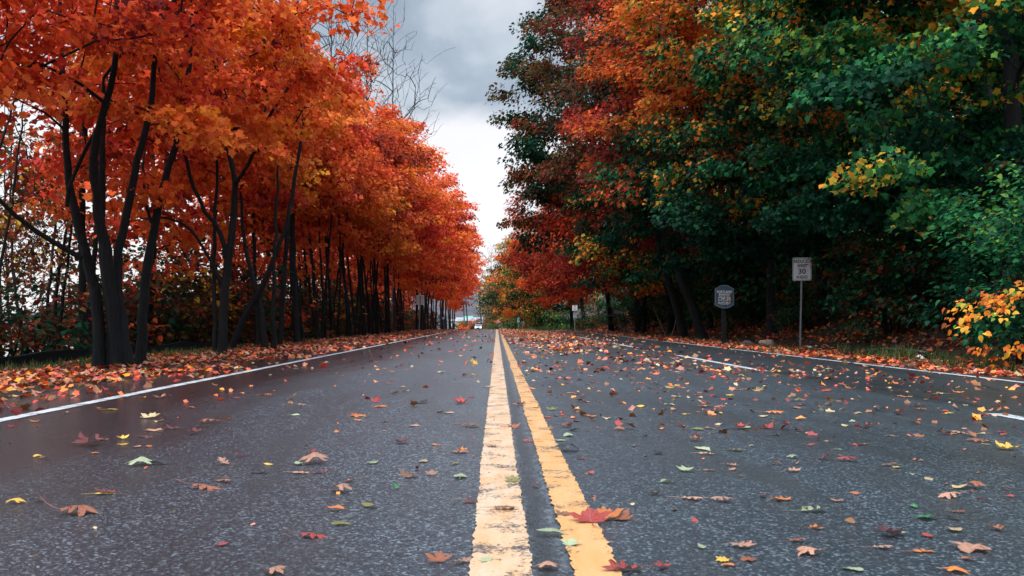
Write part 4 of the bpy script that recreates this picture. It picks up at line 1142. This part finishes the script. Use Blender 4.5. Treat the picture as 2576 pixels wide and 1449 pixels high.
# reduced speed sign
D = 31.7
r, gb = sign_root('speed_sign', 2012, D, 'white rectangular reduced speed 30 ahead sign on a thin steel post', -.22)
zt = CAM_H + (YH - 648) / F * D - gb; zb_ = CAM_H + (YH - 706) / F * D - gb
hh = zt - zb_; ww = hh * .785; cz = (zt + zb_) / 2
u_post(zt - .05, r, .07)
MB().prism(rrect(ww, hh, .045, .07, cz), -.006, .0).build('panel', M['sign_white'], r)
mb = MB(); mb.add(*frame_ring(rrect(ww - .03, hh - .03, .04, .07, cz), rrect(ww - .055, hh - .055, .03, .07, cz), -.0095, -.0065)); mb.build('border', M['sign_black'], r)
H = hh / .76
o = obj('lettering', text_mesh([('REDUCED', 0, .205*H, .105*H, .78), ('SPEED', 0, .062*H, .095*H, .8), ('30', 0, -.155*H, .165*H, 1.05), ('AHEAD', 0, -.31*H, .098*H, .8)], M['sign_black']), r); o.location = (.07, -.009, cz)
MB().tube([(.07, -.012, cz + .3*H), (.07, -.006, cz + .3*H)], [.008, .008], 8).tube([(.07, -.012, cz - .33*H), (.07, -.006, cz - .33*H)], [.008, .008], 8).build('bolt', M['steel'], r)

# town sign
D = 33.0
r, gb = sign_root('town_sign', 1822, D, 'slate blue curved town welcome board on a thick dark wooden post', -.08)
r['category'] = 'town sign'
s = F / D
zc = CAM_H + (YH - 747) / s - gb; W2 = 23.5 / s
prof = [(-W2, -.29), (-W2, .29)]
for i in range(17):
    t = -1 + 2 * i / 16
    prof.append((t * W2 * .93, .29 + .12 * (1 - abs(t) ** 1.6 if abs(t) > .55 else 1 - abs(t) ** 2.4 * 1.0) * 1.0 - .0))
prof += [(W2, .29), (W2, -.29)]
for i in range(17):
    t = 1 - 2 * i / 16
    prof.append((t * W2 * .93, -.29 - .105 * (1 - abs(t) ** 2)))
prof = [(x, z + zc) for x, z in prof][::-1]
MB().prism(prof, -.03, .02).build('board', M['slate'], r)
inner = [(x * .93, (z - zc) * .93 + zc) for x, z in prof]
mb = MB(); mb.add(*frame_ring(prof, inner, -.04, -.031)); mb.build('border', M['slate_edge'], r)
o = obj('lettering', text_mesh([('PORTLAND', 0, .135, .085, .82), ('BOROUGH', 0, .052, .062, .86), ('SLATE BELT', 0, -.235, .066, .86)], M['cream']), r); o.location = (0, -.033, zc)
mb = MB()
for k in range(11): mb.box(-.17 + k * .031, -.17 + k * .031 + .022, -.034, -.031, zc + .018, zc + .03)
for k in range(9): mb.box(-.13 + k * .03, -.13 + k * .03 + .02, -.034, -.031, zc - .272, zc - .26)
mb.build('small_print', M['cream'], r)
mb = MB(); pz0, pz1 = zc - .15, zc + .0
for a, b, c, d in ((-.2, -.19, 0, 1), (-.2, -.10, .85, 1), (-.11, -.10, .25, 1), (-.19, -.11, .25, .34), (-.085, -.075, .1, .9), (-.06, -.03, .5, .9), (-.045, -.035, .1, .55), (-.02, -.01, 0, 1), (.0, .02, .55, .9), (.03, .09, .12, .24), (.05, .06, .2, .9), (.095, .107, .1, 1), (.185, .2, .1, 1)):
    mb.box(a, b, -.035, -.031, pz0 + c * (pz1 - pz0), pz0 + d * (pz1 - pz0))
mb.build('picture_band', M['cream'], r)
MB().box(.108, .184, -.034, -.031, pz0 + .02, pz1).build('picture_panel', M['rusty'], r)
MB().box(-.07, .07, .021, .16, -.3, zc + .3).build('post', M['post_dark'], r, bevel=.012)

def small_sign(name, x, depth, y_top, y_bot, width_m, label, face, text=None, rz=0, tilt=0, back=False):
    r, gb = sign_root(name, x, depth, label, rz)
    zt = CAM_H + (YH - y_top) / F * depth - gb; zb = CAM_H + (YH - y_bot) / F * depth - gb
    cz = (zt + zb) / 2; hh = zt - zb
    u_post(zt - .03 if not back else zt - .06, r, tilt, .07)
    if back:
        MB().prism(rrect(width_m, hh, .04, tilt, cz), .04, .046).build('panel', M['sign_back'], r)
    else:
        MB().prism(rrect(width_m, hh, .03, tilt, cz), -.006, .0).build('panel', M[face], r)
        mb = MB(); mb.add(*frame_ring(rrect(width_m - .02, hh - .02, .03, tilt, cz), rrect(width_m - .05, hh - .05, .02, tilt, cz), -.0095, -.0065)); mb.build('border', M['sign_black' if face == 'sign_white' else 'sign_white'], r)
    if text:
        o = obj('lettering', text_mesh([(t, 0, dz * hh, sz * hh, .9) for t, dz, sz in text], M['sign_black']), r); o.location = (tilt, -.009, cz)
    return r
small_sign('road_sign', 1446, 108, 768, 782, .60, 'small white do not pass sign on a dark post at the foot of the woods', 'sign_white', [('DO', .16, .2), ('NOT', -.12, .2), ('PASS', -.40, .2)])
small_sign('road_sign', 1054, 72, 742, 767, .61, 'road sign seen from behind, bare grey metal plate on a leaning post', 'sign_back', back=True, tilt=.10)
small_sign('road_sign', 1118, 104, 797, 803.5, .24, 'tiny white marker plate on a thin post beside the maple row', 'sign_white', tilt=-.12)
small_sign('road_sign', 1173, 150, 807.5, 817, .38, 'tiny green and white sign at the far end of the maple row', 'greensign')
small_sign('road_sign', 1255, 215, 803.5, 812, .62, 'tiny white speed sign straight ahead beyond the crest', 'sign_white', [('30', -.25, .4)])
small_sign('road_sign', 1304, 170, 799, 810, .36, 'narrow blue sign on a post by the grassy bank', 'bluesign')

# guide rail behind the near trunks
r = empty('guide_rail', (-8.55, 9, gz(-8.55, 9))); tag(r, 'low dark guide rail along the bank behind the maple trunks', 'guard rail')
yy = np.arange(9, 46, 1.0); zz = np.array([gz(-8.0, y) for y in yy]) - r.location.z + .1
P = np.column_stack([np.zeros(len(yy)), yy - 9, zz]); 
mb = MB()
for i in range(len(yy) - 1):
    (x0, y0, z0), (x1, y1, z1) = P[i], P[i + 1]
    mb.add([(-.05, y0, z0 - .12), (.05, y0, z0 - .12), (.05, y0, z0 + .12), (-.05, y0, z0 + .12), (-.05, y1, z1 - .12), (.05, y1, z1 - .12), (.05, y1, z1 + .12), (-.05, y1, z1 + .12)],
           [(0, 1, 5, 4), (1, 2, 6, 5), (2, 3, 7, 6), (3, 0, 4, 7)] + ([(3, 2, 1, 0)] if i == 0 else []) + ([(4, 5, 6, 7)] if i == len(yy) - 2 else []))
mb.build('rail', M['post_dark'], r)
for k in range(0, len(yy), 4):
    MB().box(-.20, -.052, yy[k] - 9 - .07, yy[k] - 9 + .07, zz[k] - .9, zz[k] + .1).build('post', M['post_dark'], r)

# ------------------------------------------------------------------ rocks, boughs, litter
def rock(loc, s, m, label, seed):
    rg = np.random.default_rng(seed)
    import bmesh
    bm = bmesh.new(); bmesh.ops.create_icosphere(bm, subdivisions=4, radius=1)
    ph = rg.uniform(0, 6, 9)
    for v in bm.verts:
        c = v.co
        d = 1 + .16 * math.sin(2.1 * c.x + ph[0]) * math.cos(1.8 * c.y + ph[1]) + .1 * math.sin(4 * c.z + 3 * c.x + ph[2]) + .05 * math.sin(9 * c.y + 7 * c.x + ph[3]) + .03 * math.sin(15 * c.z + 11 * c.y + ph[4])
        v.co = c * d
        v.co.x *= s[0]; v.co.y *= s[1]; v.co.z = v.co.z * s[2] + s[2] * .75
    me = bpy.data.meshes.new('boulder'); bm.to_mesh(me); bm.free()
    me.polygons.foreach_set('use_smooth', np.ones(len(me.polygons), dtype=bool)); me.materials.append(m)
    tag(obj('boulder', me, None, loc), label, 'rock')
M['rock_tan'] = simple('tan_boulder', (.30, .21, .16), .85, .35, 5, bmp=.05)
M['rock_grey'] = simple('grey_boulder', (.10, .11, .12), .85, .3, 5, bmp=.05)
M['paper'] = simple('white_litter', (.7, .7, .7), .6, .1, 9)
def gp(x, depth): X = (x - XV) / F * depth; return (X, depth, gz(X, depth) - .03)
rock(gp(1930, 32.5), (.25, .22, .17), M['rock_tan'], 'round tan boulder in the leaves between the two signs', 901)
rock(gp(1880, 34), (.22, .2, .13), M['rock_grey'], 'dark grey boulder left of the tan one', 902)
rock(gp(1830, 33), (.12, .1, .06), M['rock_grey'], 'flat small stone at the foot of the town sign post', 903)
rock(gp(2034, 31), (.13, .09, .05), M['paper'], 'pale flat stone beside the speed sign post', 904)
r = empty('crumpled_bag', gp(2312, 22)); tag(r, 'small crumpled white bag in the grass at the verge', 'litter')
rg = np.random.default_rng(905)
th = np.linspace(0, 2 * math.pi, 14, endpoint=False); rows = []
for t in np.linspace(0, 1, 7):
    rr = (.10 * math.sin(math.pi * (.12 + .8 * t)) + .01) * rg.uniform(.7, 1.3, 14)
    rows.append(np.column_stack([np.cos(th) * rr, np.sin(th) * rr, np.full(14, .14 * t) + rg.normal(0, .008, 14)]))
V = np.concatenate(rows); Fc = [[a*14 + i, a*14 + (i+1) % 14, (a+1)*14 + (i+1) % 14, (a+1)*14 + i] for a in range(6) for i in range(14)] + [list(range(84, 98))]
obj('bag', mesh_np('bag', V, Fc, M['paper']), r)
for o_ in list(r.children): o_.name = 'bag_film'

M['dead_wood'] = bark('pale_dead_wood', (.12, .115, .11), (.26, .25, .23))
def bough(loc, P, R, label, m='dead_wood', extra=()):
    r = empty('fallen_bough', loc); tag(r, label, 'branch')
    ch = skeleton(np.random.default_rng(910), [(np.array(P, float), np.array(R, float))] + [(np.array(p, float), np.array(q, float)) for p, q in extra], np.zeros((0, 3)))
    V, Fq = tube_arrays(ch); obj('branch', mesh_np('branch', V, Fq, M[m], smooth=True), r)
    return r
X = (1553 - XV) / F * 74
r = bough((X, 74, gz(X, 74)), [(.6, 0, .0), (.3, 0, .35), (.1, 0, .8), (0, 0, 1.5)], [.05, .05, .045, .03], 'pale broken dead bough with a split slab in the dark undergrowth', extra=[([(0, 0, 1.35), (-.5, 0, 1.3), (-1.1, 0, 1.36)], [.03, .025, .012])])
MB().add([(-.3, -.1, 1.45), (.5, -.1, 1.5), (.5, .25, 1.55), (-.2, .25, 1.75), (-.3, -.1, 1.5), (.5, -.1, 1.56), (.5, .25, 1.6), (-.2, .25, 1.82)], [(0,3,2,1),(4,5,6,7),(0,1,5,4),(1,2,6,5),(2,3,7,6),(3,0,4,7)]).build('split_slab', M['dead_wood'], r)
for i, (x, dep, P, lab) in enumerate([
    (1700, 50, [(-.3, 0, 0), (0, 0, .7), (.1, .2, 1.6), (-.2, .3, 2.6)], 'thin pale leaning stem in the dark woods left of the town sign'),
    (1655, 54, [(.5, 0, 0), (.1, 0, .8), (-.3, .1, 1.9)], 'pale crooked stick leaning beside the dark trunks'),
    (2250, 24, [(.8, 0, .05), (.2, .1, .15), (-.7, .2, .1)], 'dead stick lying among the leaves below the green maple')]):
    X = (x - XV) / F * dep
    bough((X, dep, gz(X, dep)), P, np.linspace(.025, .01, len(P)), lab)
# leaning dark trunks inside the woods
for i, (x, dep, lean, lab) in enumerate([(1775, 44, -1.9, 'dark trunk leaning left behind the town sign'), (1725, 48, -1.4, 'second dark leaning trunk further into the woods'), (1940, 40, .2, 'thick dark trunk rising behind the tan boulder')]):
    rg = np.random.default_rng(920 + i)
    X = (x - XV) / F * dep
    st = [(np.array([(0, 0, -.3), (lean * .3, .2, 1.6), (lean * .8, .5, 4), (lean * 1.3, 1, 8)]), np.array([.24, .2, .17, .08]))]
    cl = clumps(rg, 60, (lean * 1.2, 1, 8), (3, 3, 3), inner=.3)
    tree('forest_tree', (X, dep, gz(X, dep)), st, cl, rg, 34, .2, .9, T_LOW, SHADE, lab, 'tree', WOODS, rtip=.009)

# ------------------------------------------------------------------ far end: car, poles, buildings, bushes
M['car_paint'] = simple('silver_car_paint', (.45, .47, .5), .25, .05, 3, metal=.3, spec=.6)
M['glass'] = simple('dark_car_glass', (.03, .04, .05), .08, .1, 3, spec=.8)
M['tyre'] = simple('black_rubber', (.012, .012, .013), .8, .2, 20)
M['plastic'] = simple('black_plastic', (.015, .016, .018), .5, .2, 20)
m, nt, out = mat('headlamp_lens'); e = nd(nt, 'ShaderNodeEmission'); e.inputs[0].default_value = (1, .97, .9, 1); e.inputs[1].default_value = 1.6; nt.links.new(e.outputs[0], out.inputs[0]); M['lamp'] = m
D = 226.0; X = (1203 - XV) / F * D
car = empty('silver_car', (X, D, gz(X, D) + .01), .02); tag(car, 'small silver car with lit headlamps coming over the far crest', 'car')
# body: lofted sections from nose (y=-2.1) to tail
secs = [(-2.15, .70, .35, .62), (-2.0, .84, .25, .78), (-1.2, .89, .22, .92), (-.75, .89, .22, .98), (1.6, .89, .22, 1.0), (2.0, .86, .25, .95), (2.15, .76, .35, .8)]
V, Fc = [], []
for y, w, z0, z1 in secs:
    V += [(-w * .92, y, z0), (w * .92, y, z0), (w, y, (z0 + z1) / 2), (w * .93, y, z1 - .04), (w * .8, y, z1), (-w * .8, y, z1), (-w * .93, y, z1 - .04), (-w, y, (z0 + z1) / 2)]
for a in range(len(secs) - 1): Fc += [[a*8 + i, a*8 + (i+1) % 8, a*8 + 8 + (i+1) % 8, a*8 + 8 + i] for i in range(8)]
Fc += [list(range(8))[::-1], [48 + i for i in range(8)]]
MB().add(V, Fc).build('body', M['car_paint'], car, smooth=False, bevel=.03)
V, Fc = [], []
for y, w, z in ((-.85, .80, .97), (-.1, .66, 1.46), (1.2, .66, 1.5), (2.0, .74, .99)): V += [(-w, y, z), (w, y, z)]
V += [(-.8, -.85, .95), (.8, -.85, .95), (.74, 2.0, .95), (-.74, 2.0, .95)]
MB().add(V[:8], [(2, 3, 5, 4)]).box(-.655, .655, -.1, 1.2, 1.44, 1.475).add([(-.80,-.85,.97),(-.74,-.85,.97),(-.60,-.1,1.46),(-.66,-.1,1.46)],[(0,1,2,3)]).add([(.74,-.85,.97),(.80,-.85,.97),(.66,-.1,1.46),(.60,-.1,1.46)],[(0,1,2,3)]).build('roof', M['car_paint'], car)
MB().add([(-.735, -.86, .98), (.735, -.86, .98), (.595, -.11, 1.45), (-.595, -.11, 1.45)], [(0, 1, 2, 3)]).build('windshield', M['glass'], car)
for sx in (-1, 1):
    MB().add([(sx * .80, -.8, .98), (sx * .67, -.08, 1.44), (sx * .67, 1.2, 1.46), (sx * .75, 1.95, .99)], [(0, 1, 2, 3)]).build('side_window', M['glass'], car)
    MB().tube([(sx * .60, -2.13, .66), (sx * .60, -2.02, .68)], [.13, .15], 12).build('headlight', M['lamp'], car)
    MB().box(sx * .86 if sx > 0 else -1.02, 1.02 if sx > 0 else -.86, -.62, -.5, .98, 1.1).build('mirror', M['plastic'], car)
    for y in (-1.35, 1.35):
        w_ = MB().tube([(sx * .70, y, .32), (sx * .90, y, .32)], [.32, .32], 18).build('wheel', M['tyre'], car)
        MB().tube([(sx * .901, y, .32), (sx * .915, y, .32)], [.2, .19], 14).build('rim', M['steel'], w_)
MB().box(-.42, .42, -2.19, -2.10, .5, .68).build('grille', M['plastic'], car)
MB().box(-.72, .72, -2.2, -2.08, .28, .44).build('bumper', M['plastic'], car)
MB().add(V[6:8] + [(.74, 2.02, .97), (-.74, 2.02, .97), (-.66, 1.2, 1.5), (.66, 1.2, 1.5)], [(4, 5, 1, 0)]).build('rear_window', M['glass'], car)

M['wood_pole'] = simple('utility_pole_wood', (.03, .028, .028), .8, .3, 8)
for i, (x0, y0, x1, y1, dep, lab) in enumerate([(1178, 822, 1171, 752, 240, 'utility pole leaning slightly beside the distant buildings'), (1169, 822, 1166, 765, 250, 'thinner utility pole left of the leaning one'), (1213, 818, 1204, 740, 260, 'dark utility pole leaning to the left beyond the car')]):
    p0, p1 = px(x0, y0, dep), px(x1, y1, dep); zg = gz(p0[0], dep)
    r = empty('utility_pole', (p0[0], dep, zg)); tag(r, lab, 'utility pole', 'utility poles at the far end of the road')
    tx = p1[0] - p0[0]; tz = p1[2] - zg
    MB().tube([(0, 0, -.5), (tx * .5, 0, tz * .5), (tx, 0, tz)], [.2, .17, .13], 10).build('pole', M['wood_pole'], r)
    MB().box(tx - 1.1, tx + 1.1, -.24, -.14, tz - .7, tz - .56).build('crossarm', M['wood_pole'], r)
    mb = MB()
    for q in (-1, -.4, .4, 1): mb.tube([(tx + q, -.19, tz - .56), (tx + q, -.19, tz - .38)], [.05, .035], 8)
    mb.build('insulators', M['sign_white'], r)

M['wall_red'] = simple('red_painted_wall', (.30, .045, .045), .7, .15, 2)
M['wall_white'] = simple('white_siding', (.6, .61, .62), .6, .08, 2)
M['roof_grey'] = simple('grey_metal_roof', (.24, .27, .32), .5, .12, 2)
M['roof_green'] = simple('green_metal_roof', (.05, .32, .2), .5, .12, 2)
M['win'] = simple('dark_window', (.03, .035, .04), .15, .1, 2, spec=.7)
def house(x, dep, w, d, wall_h, roof_h, wm, rm, label, nwin=3, flat=False, zbase=None):
    X = (x - XV) / F * dep; zg = gz(X, dep)
    if zbase is not None: zg = zbase
    r = empty('building', (X, dep, zg)); tag(r, label, 'building')
    MB().box(-w/2, w/2, 0, d, -.5, wall_h).build('wall', M[wm], r)
    if flat: MB().box(-w/2 - .3, w/2 + .3, -.3, d + .3, wall_h + .003, wall_h + roof_h).build('roof', M[rm], r)
    else:
        MB().add([(-w/2 - .4, -.4, wall_h + .003), (w/2 + .4, -.4, wall_h + .003), (w/2 + .4, d + .4, wall_h + .003), (-w/2 - .4, d + .4, wall_h + .003), (-w/2 - .4, d/2, wall_h + roof_h), (w/2 + .4, d/2, wall_h + roof_h)],
                 [(3, 2, 1, 0), (0, 1, 5, 4), (2, 3, 4, 5), (1, 2, 5), (3, 0, 4)]).build('roof', M[rm], r)
    for k in range(nwin):
        cx = -w/2 + w * (k + .5) / nwin
        f = MB().box(cx - .55, cx + .55, -.05, .02, wall_h * .35, wall_h * .8).build('window', M['wall_white'], r)
        MB().box(cx - .45, cx + .45, -.08, -.052, wall_h * .4, wall_h * .75).build('pane', M['win'], f)
    return r
house(1162, 300, 6, 7, 3.2, .5, 'wall_red', 'wall_white', 'low red building with a white flat roof edge at the far end', 2, True)
house(1180, 345, 9, 8, 2.4, 2.4, 'roof_grey', 'roof_grey', 'long grey roofed building behind the utility poles', 3)
house(1177, 400, 3.4, 6, 4.6, 1.6, 'roof_grey', 'roof_green', 'building with a green roof peeking over the grey one', 3)
house(1144, 255, 3.2, 5, 2.6, .4, 'wall_white', 'wall_white', 'small white shed at the end of the maple row', 1, True)
house(1008, 134, 1.6, 4, 2.2, .3, 'wall_white', 'roof_grey', 'small pale hut glimpsed between trunks by the river', 1, True)
house(1256, 420, 3.0, 4, 5.0, 2.0, 'wall_white', 'roof_grey', 'pale house half hidden by the olive trees ahead', 1, zbase=7.0)

FARC = 'trees closing the view at the end of the road'
for i, (x, dep, h, rad, sp, lab, nc) in enumerate([
    (1240, 262, 17, 4.2, [('dgr', .3), ('olv', .4), ('dbr', .15), ('yel', .15)], 'olive tree straight ahead at the end of the road', 130),
    (1268, 235, 16, 4.6, [('olv', .4), ('dgr', .2), ('brn', .25), ('yor', .15)], 'brownish olive tree just right of the road end', 130),
    (1296, 205, 15, 4.8, [('olv', .25), ('brn', .2), ('yor', .25), ('ror', .3)], 'amber and rust tree above the grassy bank', 130),
    (1322, 196, 17, 5.2, [('dgr', .5), ('olv', .3), ('grn', .2)], 'dark green tree behind the amber one at the bank', 130)]):
    rg = np.random.default_rng(950 + i); X = (x - XV) / F * dep
    cl = clumps(rg, nc + 60, (0, 0, h * .53), (rad, rad, h * .47), inner=.3, spacing=.7, squash=1, p=2.4)
    tree('far_tree', (X, dep, gz(X, dep)), auto_stems(rg, h * .85, 1, r=.3), cl, rg, 34, .38, 1.1, T_KITE, sp, lab, 'tree', FARC, rtip=.02)
X = (1236 - XV) / F * 285
bare((X, 285, gz(X, 285)), 26, 5, 260, 960, 'pale bare tree rising above the olive trees at the road end', rt=.03, rz=.2)
b_far1 = bush_mesh(970, 40, (2.2, 2, 1.8), 26, .26, .7, T_KITE, [('ror', .5), ('org', .2), ('brn', .3)])
b_far2 = bush_mesh(971, 40, (2.2, 2, 1.8), 26, .26, .7, T_KITE, [('olv', .4), ('brn', .4), ('dbr', .2)])
b_far3 = bush_mesh(972, 40, (2.2, 2, 1.8), 26, .26, .7, T_KITE, [('lgr', .2), ('olv', .5), ('grn', .3)])
for i, (x, dep, b, s, lab) in enumerate([(1197, 262, b_far1, 1.15, 'orange red bush behind the silver car'), (1222, 252, b_far2, 1.35, 'brown bush right of the silver car'), (1238, 246, b_far2, 1.1, 'second brown bush by the road end, under the olive tree'), (1160, 225, b_far3, .9, 'olive green bush by the small white shed'), (1166, 205, b_far1, .7, 'low red bush at the end of the maple row'), (1186, 232, b_far2, .7, 'low brown bush left of the silver car'), (1236, 205, b_far3, .55, 'small olive green bush at the crest of the road'), (1285, 190, b_far3, 1.0, 'green bush on the bank by the blue sign'), (1345, 165, b_far2, 1.3, 'brown bush on the grassy bank right of the blue sign'), (1375, 150, b_far2, 1.5, 'larger brown bush at the foot of the amber trees'), (1400, 140, b_far3, 1.2, 'green bush on the bank nearest the red trees')]):
    X = (x - XV) / F * dep
    bush('shrub', b, (X, dep, gz(X, dep) - .1), lab, 'bushes at the far end of the road', i * 1.3, s)

# ------------------------------------------------------------------ camera, light, sky
cd = bpy.data.cameras.new('camera'); cam = bpy.data.objects.new('camera', cd); COL.objects.link(cam)
cam.location = (0, 0, CAM_H); cam.rotation_euler = (math.radians(90), 0, 0)
cd.sensor_width = 36; cd.lens = 36 * F / 2576
cd.shift_x = (1288 - XV) / 2576; cd.shift_y = (YH - 724.5) / 2576
cd.clip_start = .05; cd.clip_end = 6000
cd.dof.use_dof = True; cd.dof.focus_distance = 9.0; cd.dof.aperture_fstop = 10
sc.camera = cam

EL, AZ = math.radians(60), math.radians(192)       # azimuth clockwise from +Y (behind the camera, a little left)
sd = bpy.data.lights.new('sun', 'SUN'); sd.energy = 1.5; sd.angle = math.radians(24); sd.color = (1, .96, .91)
so = bpy.data.objects.new('sun', sd); COL.objects.link(so)
dx, dy, dz = math.sin(AZ) * math.cos(EL), math.cos(AZ) * math.cos(EL), math.sin(EL)
from mathutils import Vector
so.rotation_euler = Vector((dx, dy, dz)).to_track_quat('Z', 'Y').to_euler()
so.location = (0, -20, 40)

w = bpy.data.worlds.new('World'); sc.world = w; w.use_nodes = True
nt = w.node_tree; nt.nodes.clear()
out = nt.nodes.new('ShaderNodeOutputWorld'); bg = nt.nodes.new('ShaderNodeBackground'); bg.inputs[1].default_value = .10
sky = nd(nt, 'ShaderNodeTexSky', sky_type='NISHITA'); sky.sun_disc = False; sky.sun_elevation = EL; sky.sun_rotation = AZ
tc = nd(nt, 'ShaderNodeTexCoord').outputs['Generated']
sep = nd(nt, 'ShaderNodeSeparateXYZ'); nt.links.new(tc, sep.inputs[0])
mp = nd(nt, 'ShaderNodeMapping'); mp.inputs['Scale'].default_value = (1, 1, 1.7); mp.inputs['Location'].default_value = (.35, 0, .22); nt.links.new(tc, mp.inputs[0])
n1 = noise(nt, 5.5, 7, .52, mp.outputs[0], .35)
n2 = noise(nt, 13, 6, .55, mp.outputs[0], .2)
# cloud deck: grey-blue bellies above, pale band under their edge
elev = math_n(nt, 'ADD', sep.outputs[2], math_n(nt, 'MULTIPLY', math_n(nt, 'SUBTRACT', n2, .5), .05))
deck = ramp(nt, elev, [(.195, 0), (.225, 1)])
body = ramp(nt, n1, [(.34, (1.25, 1.5, 1.78)), (.46, (1.65, 1.9, 2.18)), (.55, (2.2, 2.42, 2.65)), (.70, (3.0, 3.1, 3.25))])
low = ramp(nt, n2, [(.3, (3.7, 3.6, 3.65)), (.7, (4.1, 4.0, 4.05))])
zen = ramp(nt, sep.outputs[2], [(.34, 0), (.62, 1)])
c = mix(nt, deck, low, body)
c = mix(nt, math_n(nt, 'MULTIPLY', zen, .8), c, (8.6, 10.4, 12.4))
c = mix(nt, .9, sky.outputs[0], c)
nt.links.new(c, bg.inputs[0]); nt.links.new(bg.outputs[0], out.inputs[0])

sc.render.engine = 'CYCLES'
cy = sc.cycles
cy.max_bounces = 6; cy.diffuse_bounces = 3; cy.glossy_bounces = 3; cy.transmission_bounces = 3; cy.transparent_max_bounces = 4
cy.use_denoising = True
cy.sample_clamp_indirect = 6
sc.view_settings.view_transform = 'Standard'; sc.view_settings.look = 'None'
sc.view_settings.exposure = 1.4; sc.view_settings.gamma = 1.0
